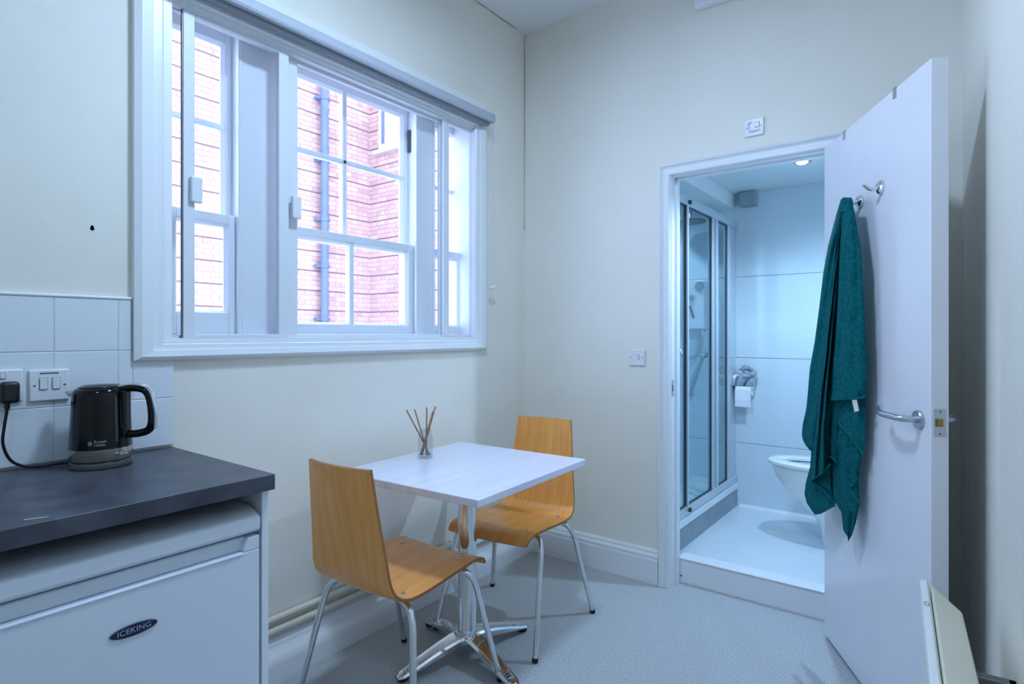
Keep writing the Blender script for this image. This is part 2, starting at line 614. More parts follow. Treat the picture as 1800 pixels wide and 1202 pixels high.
panel_wall('wall_bathroom_front', (DX1 + 0.03, BXR + 0.1, 0.100, 0.106, -0.1, BC + 0.1), [(DX1 + 0.02, BXR, 0.106, 0.112, BF, BC)], 'y')
panel_wall('wall_bathroom_shower_front', (BXL, DX0 - 0.022, 0.100, 0.106, -0.1, BC), [(BXL, DX0 - 0.022, 0.106, 0.112, BF, BC)], 'y')
bm = bmesh.new()
prism(bm, [(0.105, 0.105), (0.105, 0.105)][:0] or [(BY, BF), (BY - 0.014, BF), (BY, BF + 0.016)], 'x', 0.87, BXR)
struct(obj('trim_3', bm, M['white']))
# boxed-in duct under the bathroom ceiling, over the shower rail
struct(bxo('trim_4', (0.72, 0.845, 0.11, BY, 2.05, BC), M['bath_paint'], bevel=0.004))

# ------------------------------------------------------------------ window: casing, box frame, sashes, secondary glazing
win = structure_root('window_1')
bm = bmesh.new()
prof = [(0.0, -0.02), (0.0, 0.012), (0.006, 0.018), (0.030, 0.018), (0.034, 0.026), (0.066, 0.030), (0.085, 0.022), (0.085, 0.0)]
frame_sweep(bm, (-1.935, -0.450, 1.205, 2.312), [(o * (1.0), h) for o, h in prof], lambda a, b, h: (h, a, b))
# the bottom board is shallower than the sides
for v in bm.verts:
    if v.co.z < 1.206:
        v.co.z = 1.205 - (1.205 - v.co.z) * 0.6
    elif v.co.z > 2.311:
        v.co.z = 2.312 + (v.co.z - 2.312) * 0.7
obj('casing', bm, M['white'], win)
bm = bmesh.new()
# lining of the reveal between casing and box frame
box(bm, -0.26, -0.0, -1.935, -1.905, 1.19, 2.45)
box(bm, -0.26, -0.0, -0.415, -0.355, 1.19, 2.45)
box(bm, -0.26, 0.0, -1.935, -0.355, 1.19, 1.212)
box(bm, -0.03, 0.004, -1.935, -0.355, 2.30, 2.45)
obj('reveal_lining', bm, M['sash'], win)
BAYS = [(-1.880, -1.625, 1.312), (-1.486, -0.745, 1.276), (-0.645, -0.378, 1.276)]
bm = bmesh.new()
def jamb(a, b):
    box(bm, -0.24, -0.10, a, b, 1.212, 2.45)
jamb(-1.910, -1.880)
jamb(-1.625, -1.486)
jamb(-0.745, -0.645)
jamb(-0.378, -0.350)
box(bm, -0.24, -0.10, -1.91, -0.35, 2.365, 2.45)
box(bm, -0.24, -0.085, -1.91, -0.35, 1.200, 1.226)
box(bm, -0.36, -0.24, -1.95, -0.30, 1.14, 1.205)
obj('box_frame', bm, M['sash'], win, bevel=0.003)
bm = bmesh.new()      # staff beads round each bay
for a, b, gz in BAYS:
    for (p, q, r, s) in ((a, a + 0.014, 1.226, 2.365), (b - 0.014, b, 1.226, 2.365), (a, b, 2.351, 2.365), (a, b, 1.226, 1.236)):
        box(bm, -0.115, -0.096, p, q, r, s)
obj('staff_bead', bm, M['sash'], win, bevel=0.003)

def sash(a, b, z0, z1, x0, x1, stile, top, bottom, vbars, hbars):
    bm = bmesh.new()
    box(bm, x0, x1, a, a + stile, z0, z1)
    box(bm, x0, x1, b - stile, b, z0, z1)
    box(bm, x0, x1, a + stile, b - stile, z1 - top, z1)
    box(bm, x0, x1, a + stile, b - stile, z0, z0 + bottom)
    # sloped putty / moulding inside the frame
    s = obj('sash', bm, M['sash'], win, bevel=0.003)
    g = 0.009
    bm = bmesh.new()
    A, B, C, D = a + stile, b - stile, z0 + bottom, z1 - top
    xm = (x0 + x1) / 2
    frame_sweep(bm, (A + g, B - g, C + g, D - g), [(0.0, xm - 0.002), (0.0, xm + 0.004), (g, x1 - 0.003), (g, xm - 0.002)], lambda p, q, h: (h, p, q))
    obj('glazing_bead', bm, M['sash'], s)
    for y in vbars:
        bxo('glazing_bar', (x0 + 0.006, x1 - 0.004, y - 0.011, y + 0.011, C, D), M['sash'], s, bevel=0.004)
    for z in hbars:
        bxo('glazing_bar', (x0 + 0.006, x1 - 0.004, A, B, z - 0.011, z + 0.011), M['sash'], s, bevel=0.004)
    ys = [A] + sorted(vbars) + [B]
    zs = [C] + sorted(hbars) + [D]
    for p, q in zip(ys, ys[1:]):
        for r, t in zip(zs, zs[1:]):
            bm = bmesh.new()
            box(bm, xm - 0.0015, xm + 0.0015, p, q, r, t)
            obj('pane', bm, M['pane'], s)
    return s
for i, (a, b, gz) in enumerate(BAYS):
    st = 0.038 if i != 1 else 0.040
    sash(a, b, 1.628, 2.366, -0.212, -0.172, st - 0.012, 0.056, 0.034, [(a + b) / 2] if i == 1 else [], [2.0])
    sash(a, b, 1.228, 1.668, -0.166, -0.122, st, 0.034, gz - 1.228, [(a + b) / 2] if i == 1 else [], [])
for y in (-0.752, -0.384):          # pulley slots in the jambs
    bxo('sash_pulley', (-0.165, -0.150, y - 0.001, y + 0.006, 2.13, 2.24), M['dark_slot'], win)

# secondary glazing: track and three sliding panels
bm = bmesh.new()
tr = [(0.0, -0.060), (0.0, -0.006), (0.020, -0.006), (0.020, -0.060)]
frame_sweep(bm, (-1.905, -0.415, 1.222, 2.290), tr, lambda p, q, h: (h, p, q))
box(bm, -0.034, -0.030, -1.905, -0.415, 1.212, 1.232)
box(bm, -0.034, -0.030, -1.905, -0.415, 2.286, 2.302)
box(bm, -0.006, 0.006, -1.934, -0.412, 1.200, 1.2135)
obj('secondary_track', bm, M['alu'], win, bevel=0.002)
def slider(a, b, x0, x1, wl, wr):
    bm = bmesh.new()
    z0, z1 = 1.222, 2.292
    box(bm, x0, x1, a, a + wl, z0, z1)
    box(bm, x0, x1, b - wr, b, z0, z1)
    box(bm, x0, x1, a + wl, b - wr, z0, z0 + 0.012)
    box(bm, x0, x1, a + wl, b - wr, z1 - 0.014, z1)
    s = obj('sliding_panel', bm, M['alu'], win, bevel=0.002)
    bxo('pane', ((x0 + x1) / 2 - 0.0015, (x0 + x1) / 2 + 0.0015, a + wl, b - wr, z0 + 0.012, z1 - 0.014), M['pane'], s)
    return s
def handle(s, y, z, x=-0.010):
    bxo('finger_pull', (x - 0.004, x + 0.014, y - 0.018, y + 0.018, z - 0.042, z + 0.042), M['alu'], s, bevel=0.004)
s1 = slider(-1.866, -1.490, -0.030, -0.012, 0.036, 0.040)
handle(s1, -1.830, 1.708)
bxo('draught_strip', (-0.026, -0.016, -1.8685, -1.866, 1.222, 2.292), M['bracket'], s1)
s2 = slider(-1.520, -0.620, -0.054, -0.036, 0.082, 0.040)
handle(s2, -1.462, 1.715, -0.014)
s3 = slider(-0.655, -0.425, -0.030, -0.012, 0.036, 0.026)
handle(s3, -0.430, 1.56)

# roller blind cassette, tucked over the casing
bl = thing('roller_blind', 'long white roller blind cassette across the top of the window with a hanging cord', 'blind', (0.0, -1.2, 2.34))
bm = bmesh.new()
prism(bm, [(0.031, -0.008), (0.084, -0.008), (0.088, 0.0), (0.086, 0.026), (0.076, 0.036), (0.031, 0.036)], 'y', -0.90, 0.812)
obj('cassette', bm, M['cassette'], bl)
bm = bmesh.new()
prism(bm, [(0.030, -0.010), (0.086, -0.010), (0.090, 0.0), (0.088, 0.028), (0.077, 0.038), (0.030, 0.038)], 'y', 0.812, 0.822)
obj('end_cap', bm, M['cassette'], bl)
bm = bmesh.new()
tube(bm, [(0.050, -0.90, -0.012), (0.050, 0.805, -0.012)], 0.014, 12)
obj('rolled_fabric', bm, noise_mat('grey_blind_fabric', S(128, 132, 138), S(138, 142, 148), 300, 1, 0.9), bl, smooth=True)
for dy, dx in ((0.832, 0.052), (0.853, 0.060)):
    bm = bmesh.new()
    tube(bm, [(dx, dy - 0.006, 0.0), (dx, dy, -0.25), (dx, dy, -0.60), (dx - 0.004, 0.842, -0.845)], 0.0016, 6)
    obj('cord', bm, M['plastic'], bl, smooth=True)
bm = bmesh.new()
tube(bm, [(0.050, 0.822, -0.868), (0.052, 0.842, -0.862), (0.054, 0.862, -0.850)], [0.010, 0.011, 0.007], 10)
obj('cord_connector', bm, M['plastic'], bl, smooth=True)

# ------------------------------------------------------------------ outside: brick wall, return wall, downpipe, white building
OX = -6.2
PY = 3.9
wall_out = structure_root('wall_courtyard')
bxo('mortar', (OX - 0.30, OX, -3.0, PY, -3.0, 5.8), M['mortar'], wall_out)
ret = structure_root('wall_courtyard_return')
RX1 = -4.55
bxo('mortar', (OX - 0.30, RX1, PY, PY + 0.3, -3.0, 5.8), M['mortar'], ret)
BL, BH, BD, JT, JV = 0.213, 0.066, 0.012, 0.010, 0.010
def brick_mesh(L_, axis, recess=0.0):
    bm = bmesh.new()
    c = 0.004
    d = BD
    # chamfered block, back open against the mortar
    def mk(u, v, w):
        return (w, u, v) if axis == 'y' else (u, -w, v)
    o = [(0, 0), (L_, 0), (L_, BH), (0, BH)]
    i_ = [(c, c), (L_ - c, c), (L_ - c, BH - c), (c, BH - c)]
    A = [bm.verts.new(mk(u, v, 0)) for u, v in o]
    B = [bm.verts.new(mk(u, v, d - 0.003)) for u, v in o]
    C = [bm.verts.new(mk(u, v, d)) for u, v in i_]
    for k in range(4):
        j = (k + 1) % 4
        bm.faces.new([A[k], A[j], B[j], B[k]])
        bm.faces.new([B[k], B[j], C[j], C[k]])
    bm.faces.new(C)
    bmesh.ops.recalc_face_normals(bm, faces=bm.faces)
    me = bpy.data.meshes.new('brick')
    bm.to_mesh(me)
    bm.free()
    return me
def bricks(parent, axis, u0, u1, z0, z1, origin, limit, key):
    """English bond courses with a strip of painted channel shade every fourth course"""
    cells = []
    grooves = []
    z, c = z0, 0
    while z < z1:
        header = c % 2 == 1
        ln = 0.1025 if header else BL
        u = u0 - (0.055 if header else 0.0)
        while u < u1:
            a, b = max(u, u0), min(u + ln, u1)
            if b - a > 0.04:
                cells.append((a, b - a, z))
            u += ln + JV
        z += BH + JT
        c += 1
        if c % 4 == 0:
            grooves.append(z)
            z += 0.012
    bm = bmesh.new()
    for g in grooves:
        if axis == 'y':
            box(bm, origin - 0.01, origin + 0.001, u0, u1, g - JT, g + 0.012)
        else:
            box(bm, u0, u1, origin - 0.001, origin + 0.01, g - JT, g + 0.012)
    ch = obj('channel_joint_shade', bm, M['groove_shade'], parent)  # dark strips carry the channel's shadow in their colour
    ch['kind'] = 'stuff'
    cells.sort(key=key)
    cache = {}
    rest = bmesh.new()
    for i, (u, ln, z) in enumerate(cells):
        pr = 0.0
        loc = (origin + 0.0, u, z) if axis == 'y' else (u, origin, z)
        k = round(ln, 3)
        if k not in cache:
            cache[k] = brick_mesh(ln, axis)
            cache[k].materials.append(M['brick'])
        if i < limit:
            o = bpy.data.objects.new('brick', cache[k])
            o.location = loc
            o.parent = parent
            col.objects.link(o)
        else:
            n0 = len(rest.verts)
            rest.from_mesh(cache[k])
            rest.verts.ensure_lookup_table()
            for v in rest.verts[n0:]:
                v.co += Vector(loc)
    if len(rest.verts):
        me = bpy.data.meshes.new('bricks')
        rest.to_mesh(me)
        o = link('brickwork', me, M['brick_many'], parent)
        o['kind'] = 'stuff'
    rest.free()
def seen_first(c):
    u, ln, z = c
    vis = 0 if (1.25 < z < 5.2 and (0.45 < u < 1.45 or 1.95 < u < PY)) else 1
    return (vis, (u - CAM.y) ** 2 + (z - 2.6) ** 2)
bricks(wall_out, 'y', -0.6, PY, -0.9, 5.75, OX, 300, seen_first)
bricks(ret, 'x', OX + 0.012, RX1, -0.9, 5.75, PY, 150, lambda c: (0 if 1.3 < c[2] < 5.0 else 1, abs(c[2] - 2.6)))

# window in the return wall, with its sill
w2 = structure_root('window_2')
bxo('frame', (-5.93, -5.20, PY - 0.035, PY + 0.01, 4.40, 5.74), M['render'], w2)
bxo('pane', (-5.72, -5.30, PY - 0.040, PY - 0.034, 4.50, 5.70), M['pane'], w2)
bxo('stile', (-5.83, -5.77, PY - 0.060, PY - 0.030, 4.50, 5.72), M['pipe_out'], w2)
bxo('sill', (-6.02, -5.10, PY - 0.10, PY + 0.01, 4.33, 4.395), M['stone'], w2)

dp = thing('downpipe', 'blue grey downpipe running down the brick wall outside', 'pipe', (OX + 0.135, 2.88, -2.9))
bm = bmesh.new()
tube(bm, [(0, 0, 0), (0, 0, 8.6)], 0.062, 14)
obj('pipe_length', bm, M['pipe_out'], dp, smooth=True)
for z in (3.2, 4.35, 5.2, 5.95, 6.9, 7.9):
    bm = bmesh.new()
    tube(bm, [(0, 0, z), (0, 0, z + 0.05)], 0.075, 14)
    box(bm, -0.118, -0.02, -0.12, 0.12, z + 0.005, z + 0.045)
    obj('collar', bm, M['pipe_out'], dp, smooth=True)
struct(bxo('wall_courtyard_far', (-10.0, 4.0, 8.0, 8.3, -3.0, 9.0), M['render']))
struct(bxo('floor_courtyard', (-10.0, -0.31, -6.0, 8.0, -3.1, -3.0), M['render']))

# ------------------------------------------------------------------ splashback tiles
spl = structure_root('trim_5')
bxo('grout', (0, 0.0078, -3.6, -1.904, 0.885, 1.155), M['grout'], spl)
bxo('grout', (0, 0.0078, -3.6, -2.022, 1.155, 1.337), M['grout'], spl)
zr = [0.885, 1.035, 1.186, 1.337]
ge = 0.0012
ys = [-2.058 - 0.154 * k for k in range(0, 9)]
for r in range(3):
    for a, b in zip(ys[1:], ys):
        bxo('tile', (0.002, 0.009, a + ge, b - ge, zr[r] + ge, zr[r + 1] - ge), M['tile'], spl, bevel=0.0015)
bxo('tile', (0.002, 0.009, -2.058 + ge, -1.904, zr[0] + ge, zr[1] - ge), M['tile'], spl, bevel=0.0015)
bxo('tile', (0.002, 0.009, -2.020 + ge, -1.904, zr[1] + ge, 1.154), M['tile'], spl, bevel=0.0015)
bxo('tile', (0.002, 0.009, -2.058 + ge, -2.020 - ge, zr[1] + ge, zr[2] - ge), M['tile'], spl, bevel=0.0015)
bxo('tile', (0.002, 0.009, -2.058 + ge, -2.022, zr[2] + ge, zr[3] - ge), M['tile'], spl, bevel=0.0015)
bxo('tile_edge_strip', (0.0, 0.012, -3.5, -2.020, 1.337, 1.346), M['white'], spl, bevel=0.003)

# ------------------------------------------------------------------ worktop, end panel, fridge
wt = thing('worktop', 'charcoal slate-effect kitchen worktop carrying the black kettle', 'worktop', (0.3, -2.7, 0.84))
bxo('slab', (-0.297, 0.303, -0.80, 0.792, 0.0, 0.039), M['worktop'], wt, bevel=0.0015)
bm = bmesh.new()
P = [(0.262, 0.300), (0.268, 0.315), (0.276, 0.334), (0.279, 0.336), (0.275, 0.318), (0.268, 0.300)]
P = [(-0.045 + p[0] + 0.04, p[1]) for p in P]
prism(bm, P, 'z', 0.0391, 0.0396)
obj('pale_scuff', bm, mat('pale_scuff_mark', S(190, 186, 160), 0.8), wt)
tag(bxo('end_panel', (0.02, 0.575, -1.928, -1.910, 0.0, 0.8395), M['panel'], bevel=0.001), 'narrow white end panel holding up the worktop beside the fridge', 'cabinet')

fr = thing('fridge', 'white under-counter fridge with a dark blue oval badge', 'fridge', (0.30, -2.215, 0.0))
FY0, FY1 = -0.275, 0.278
bxo('cabinet', (-0.26, 0.225, FY0, FY1, 0.02, 0.735), M['fridge'], fr, bevel=0.004)
bm = bmesh.new()
prism(bm, [(-0.26, 0.737), (0.276, 0.737), (0.284, 0.745), (0.284, 0.772), (0.278, 0.779), (0.232, 0.795), (-0.26, 0.795)], 'y', FY0, FY1)
obj('top_cover', bm, M['fridge'], fr, bevel=0.003)
# door with a full-width grip recess at its top
bm = bmesh.new()
gx = 0.280
box(bm, 0.229, gx, FY0, FY1, 0.05, 0.694)
box(bm, 0.229, 0.262, FY0, FY1 - 0.030, 0.694, 0.728)
prism(bm, [(FY1 - 0.042, 0.694), (FY1, 0.694), (FY1, 0.728), (FY1 - 0.030, 0.728)], 'x', 0.229, gx)
dr = obj('door', bm, M['fridge'], fr, bevel=0.003)
bxo('grip_lip', (0.262, 0.2825, FY0 + 0.002, FY1 - 0.042, 0.688, 0.6955), M['fridge'], dr, bevel=0.003)
for y in (-0.2, 0.2):
    bm = bmesh.new()
    lathe(bm, [(0.018, 0.0), (0.018, 0.02), (0.010, 0.022)], 12, (0.18, y, 0.0))
    obj('foot', bm, M['rubber'], fr)
bm = bmesh.new()
ringA, ringB, ringC = [], [], []
for k in range(40):
    a = 2 * math.pi * k / 40
    u, v = 0.0465 * math.cos(a), 0.0135 * math.sin(a)
    ringA.append((gx + 0.0001, -0.005 + u, 0.603 + v))
    ringB.append((gx + 0.002, -0.005 + u * 0.98, 0.603 + v * 0.97))
    ringC.append((gx + 0.0032, -0.005 + u * 0.75, 0.603 + v * 0.7))
loft(bm, [ringA, ringB, ringC])
bd = obj('badge', bm, M['badge'], dr, smooth=True)
me = text_mesh('ICEKING', 0.0155, 0.0004, 1.05)
for v in me.vertices:
    v.co = Vector((gx + 0.0034 + v.co.z, -0.005 + v.co.x * 1.05, 0.6035 + v.co.y))
link('badge_lettering', me, M['silver'], dr)
me = bpy.data.meshes.new('badge_rim')
bm = bmesh.new()
tube(bm, [Vector((gx + 0.0022, -0.005 + 0.0455 * math.cos(2 * math.pi * k / 40), 0.603 + 0.0131 * math.sin(2 * math.pi * k / 40))) for k in range(41)], 0.0006, 6)
obj('badge_rim', bm, M['silver'], dr, smooth=True)

# ------------------------------------------------------------------ kettle on the worktop
KX, KY, KZ = 0.135, -2.14, 0.879
ke = thing('kettle', 'black and steel electric kettle on the worktop, lead plugged into the tiled wall', 'kettle', (KX, KY, KZ))
bm = bmesh.new()
lathe(bm, [(0.060, 0.0), (0.0705, 0.0), (0.0715, 0.002), (0.0715, 0.0165), (0.070, 0.018)], 48)
obj('power_base', bm, M['steel'], ke, smooth=True, angle=40)
bm = bmesh.new()
lathe(bm, [(0.066, 0.0004), (0.0722, 0.0004), (0.0722, 0.0026), (0.066, 0.0026)], 48)
obj('foot_ring', bm, M['black_plastic'], ke, smooth=True, angle=40)
bm = bmesh.new()
lathe(bm, [(0.068, 0.018), (0.0712, 0.018), (0.0712, 0.0215), (0.068, 0.0215)], 48)
obj('gap_ring', bm, M['black_plastic'], ke, smooth=True, angle=40)
bm = bmesh.new()
lathe(bm, [(0.067, 0.0215), (0.0722, 0.0215), (0.0726, 0.024), (0.0722, 0.052), (0.069, 0.052)], 48)
obj('steel_band', bm, M['steel'], ke, smooth=True, angle=40)
def kr(z):
    return 0.0720 - (z - 0.052) / 0.150 * 0.0075
bm = bmesh.new()
lathe(bm, [(0.060, 0.0515), (kr(0.052), 0.0525), (kr(0.10), 0.10), (kr(0.15), 0.15), (kr(0.195), 0.195), (kr(0.2) - 0.003, 0.205), (0.056, 0.211), (0.050, 0.212)], 64)
bo = obj('body', bm, M['black_gloss'], ke, smooth=True, angle=60)
bm = bmesh.new()
lathe(bm, [(0.050, 0.210), (0.051, 0.214), (0.040, 0.219), (0.012, 0.221), (0.0, 0.221)], 40)
obj('lid', bm, M['black_gloss'], ke, smooth=True, angle=60)
aR = math.atan2(0.605, 0.796)          # handle direction
E1 = Vector((math.cos(aR), math.sin(aR), 0))
E2 = Vector((-math.sin(aR), math.cos(aR), 0))
def kp(u, z, w=0.0):
    return E1 * u + E2 * w + Vector((0, 0, z))
bm = bmesh.new()
path = smooth_path([kp(0.040, 0.205), kp(0.085, 0.212), kp(0.128, 0.205), kp(0.140, 0.150), kp(0.138, 0.098), kp(0.105, 0.086), kp(0.062, 0.084)], 0.030, 6)
tube(bm, path, 0.0115, 14, flat=(0.9, 1.05))
hd = obj('handle', bm, M['black_gloss'], ke, smooth=True, angle=60)
bm = bmesh.new()
path = smooth_path([kp(0.050, 0.2145), kp(0.085, 0.2215), kp(0.1355, 0.2135), kp(0.1505, 0.150), kp(0.149, 0.100)], 0.034, 6)
tube(bm, path, 0.006, 10, flat=(0.55, 1.5))
obj('chrome_strip', bm, M['chrome'], hd, smooth=True, angle=60)
bm = bmesh.new()
box(bm, 0.058, 0.074, -0.014, 0.014, 0.075, 0.205, Matrix.Rotation(aR, 4, 'Z'))
obj('handle_root', bm, M['black_plastic'], hd, bevel=0.005)
bm = bmesh.new()      # spout
for_r = []
for u, z, w, h in ((-0.050, 0.172, 0.024, 0.030), (-0.066, 0.180, 0.019, 0.022), (-0.082, 0.187, 0.014, 0.014), (-0.092, 0.196, 0.009, 0.006)):
    for_r.append([kp(u, z + h * 0.5 + math.sin(a) * h * 0.5, math.cos(a) * w) for a in [2 * math.pi * k / 16 for k in range(16)]])
loft(bm, for_r)
obj('spout', bm, M['steel'], ke, smooth=True, angle=60)
bm = bmesh.new()      # water gauge window beside the handle
for a0, a1 in ((aR - 0.50, aR - 0.40),):
    ring = []
    for z in (0.07, 0.19):
        ring.append([Vector((math.cos(a) * (kr(z) + 0.0006), math.sin(a) * (kr(z) + 0.0006), z)) for a in (a0, (a0 + a1) / 2, a1)])
    loft(bm, ring, False, False)
obj('water_gauge', bm, M['dark_slot'], ke)
bm = bmesh.new()      # switch lever at the foot of the handle
box(bm, 0.066, 0.090, -0.010, 0.010, 0.034, 0.040, Matrix.Rotation(aR - 0.35, 4, 'Z'))
obj('switch_lever', bm, M['chrome'], ke, bevel=0.002)
def on_body(me, ang, zc, off=0.0006):
    for v in me.vertices:
        z = zc + v.co.y
        a = ang + v.co.x / kr(z)
        rr = kr(z) + off + v.co.z
        v.co = Vector((rr * math.cos(a), rr * math.sin(a), z))
aL = R(-29)
for k, word in enumerate(('Russell', 'Hobbs')):
    me = text_mesh(word, 0.0095, 0.0, 1.0, 'LEFT')
    on_body(me, aL - 0.02, 0.0745 - 0.0085 * k)
    link('lettering', me, M['silver'], bo)
bm = bmesh.new()      # round dotted emblem left of the words
for i in range(-2, 3):
    for j in range(-2, 3):
        if abs(i) + abs(j) < 4:
            c = Vector((i * 0.0019, j * 0.0023, 0))
            vs_ = [bm.verts.new(c + Vector((0.00085 * math.cos(a), 0.001 * math.sin(a), 0))) for a in [k * math.pi / 4 for k in range(8)]]
            bm.faces.new(vs_)
me = bpy.data.meshes.new('emblem')
bm.to_mesh(me); bm.free()
on_body(me, aL - 0.14, 0.0705)
link('emblem', me, M['silver'], bo)
# plug and lead
bm = bmesh.new()
Lp = lambda x, y, z: (x - KX, y - KY, z - KZ)
box(bm, *(0.020 - KX, 0.052 - KX, -2.332 - KY, -2.292 - KY, 1.056 - KZ, 1.112 - KZ))
obj('plug', bm, M['black_plastic'], ke, bevel=0.009, seg=3)
bm = bmesh.new()
tube(bm, catmull([Lp(0.038, -2.316, 1.058), Lp(0.040, -2.318, 1.035), Lp(0.042, -2.323, 1.00), Lp(0.042, -2.326, 0.955), Lp(0.040, -2.312, 0.912), Lp(0.038, -2.284, 0.889), Lp(0.040, -2.250, 0.883), Lp(0.055, -2.215, 0.886), Lp(0.076, -2.180, 0.889)], 6), [0.0060] * 5 + [0.0036] * 44, 8)
obj('lead', bm, M['black_plastic'], ke, smooth=True)

# ------------------------------------------------------------------ sockets and switches
def plate(name, label, cat, loc, rz, w, h, rockers, screws=True, double=False):
    """faceplate whose local -y faces the room"""
    t = thing(name, label, cat, loc, rz)
    bxo('faceplate', (-w / 2, w / 2, -0.009, 0.0, -h / 2, h / 2), M['plastic'], t, bevel=0.004)
    for cx, cz, rw, rh in rockers:
        bxo('rocker', (cx - rw / 2, cx + rw / 2, -0.0125, -0.008, cz - rh / 2, cz + rh / 2), M['plastic'], t, bevel=0.0015)
        bm = bmesh.new()
        frame_sweep(bm, (cx - rw / 2, cx + rw / 2, cz - rh / 2, cz + rh / 2), [(0.0, -0.0092), (0.0012, -0.0092), (0.0012, -0.008), (0, -0.008)], lambda a, b, c: (a, c, b))
        obj('rocker_gap', bm, M['dark_slot'], t)
    if screws:
        for sx in (-1, 1):
            bm = bmesh.new()
            lathe(bm, [(0.0, -0.0100), (0.0028, -0.0098), (0.0030, -0.008)], 10, (sx * (w / 2 - 0.012), 0, 0), 'y')
            obj('screw', bm, M['bracket'], t)
    return t
sw = plate('fused_switch', 'white square fused switch plate with two rockers on the tiles behind the kettle', 'switch', (0.009, -2.223, 1.096), R(90), 0.090, 0.086, [(-0.014, 0.004, 0.017, 0.030), (0.014, 0.004, 0.017, 0.030)])
bxo('label_strip', (-0.022, 0.020, -0.0096, -0.0088, 0.031, 0.034), M['dark_slot'], sw)
plate('wall_socket', 'white wall socket with the black plug, at the left edge of the photo', 'socket', (0.009, -2.352, 1.100), R(90), 0.146, 0.086, [(-0.030, 0.026, 0.010, 0.014), (0.030, 0.026, 0.010, 0.014)])
lsw = plate('light_switch', 'white square light switch on the back wall left of the bathroom door', 'switch', (0.706, 0.0, 1.117), 0, 0.088, 0.084, [(0.008, 0.002, 0.011, 0.022)])
iso = plate('isolator_switch', 'white isolator switch plate high on the wall above the bathroom door frame', 'switch', (1.270, 0.0, 2.158), 0, 0.084, 0.080, [(0.014, 0.008, 0.018, 0.022)])
bm = bmesh.new()
tube(bm, smooth_path([(0.026, -0.012, -0.014), (0.0, -0.014, -0.020), (-0.022, -0.014, -0.016), (-0.024, -0.014, 0.020), (-0.010, -0.012, 0.024)], 0.008, 4), 0.0028, 8)
obj('pull_loop', bm, M['plastic'], iso, smooth=True)

# white boxed vent high on the back wall
vb = thing('wall_vent', 'white boxed vent high on the back wall, cut by the top edge of the photo', 'vent', (1.10, 0.0, 2.90))
bxo('vent_body', (-0.088, 0.11, -0.045, 0.0, -0.140, 0.06), M['white'], vb, bevel=0.008)
for k in range(5):
    bxo('louvre', (-0.075, 0.097, -0.052, -0.040, -0.085 + 0.028 * k, -0.072 + 0.028 * k), M['white'], vb, bevel=0.002)

# ------------------------------------------------------------------ table
TZ = 0.73
TC = Vector((0.482, -1.039))
ta = thing('bistro_table', 'square white wood-grain topped bistro table on a chrome pedestal by the window', 'table', (TC.x, TC.y, 0), R(2.5))
bm = bmesh.new()
hx, hy = 0.329, 0.353
box(bm, -hx, hx, -hy, hy, TZ - 0.026, TZ)
obj('tabletop', bm, M['tabletop'], ta, bevel=0.0025)
bxo('top_plate', (-0.12, 0.12, -0.12, 0.12, TZ - 0.034, TZ - 0.026), M['bracket'], ta)
bm = bmesh.new()
lathe(bm, [(0.0385, 0.085), (0.0385, 0.105), (0.036, 0.110), (0.0345, 0.70), (0.0345, TZ - 0.034)], 32)
obj('column', bm, M['chrome'], ta, smooth=True, angle=40)
for k in range(4):
    ang = R(-14 + 90 * k - 2.5)
    bm = bmesh.new()
    rings = []
    for t, w, zt, zb in ((0.02, 0.040, 0.088, 0.060), (0.06, 0.037, 0.086, 0.054), (0.12, 0.033, 0.074, 0.044), (0.19, 0.029, 0.055, 0.031), (0.25, 0.027, 0.037, 0.020), (0.285, 0.024, 0.028, 0.014), (0.302, 0.012, 0.022, 0.014)):
        rings.append([Vector((t, -w, zb + 0.004)), Vector((t, -w, zt - 0.008)), Vector((t, -w * 0.8, zt - 0.001)), Vector((t, -w * 0.55, zt - 0.003)), Vector((t, w * 0.55, zt - 0.003)), Vector((t, w * 0.8, zt - 0.001)), Vector((t, w, zt - 0.008)), Vector((t, w, zb + 0.004)), Vector((t, w * 0.8, zb)), Vector((t, -w * 0.8, zb))])
    rot = Matrix.Rotation(ang, 4, 'Z')
    rings = [[rot @ p for p in r] for r in rings]
    loft(bm, rings)
    arm = obj('base_arm', bm, M['chrome'], ta, smooth=True, angle=25)
    bm = bmesh.new()
    for i in range(4):
        box(bm, 0.236 + 0.010 * i, 0.2405 + 0.010 * i, -0.012, 0.012, 0.037 - 0.0025 * i, 0.0435 - 0.0028 * i, rot)
    obj('grip_ridges', bm, M['chrome'], arm)
    bm = bmesh.new()
    lathe(bm, [(0.013, 0.0), (0.018, 0.003), (0.018, 0.012), (0.010, 0.022)], 14, rot @ Vector((0.278, 0, 0)))
    obj('foot', bm, M['rubber'], arm, smooth=True)

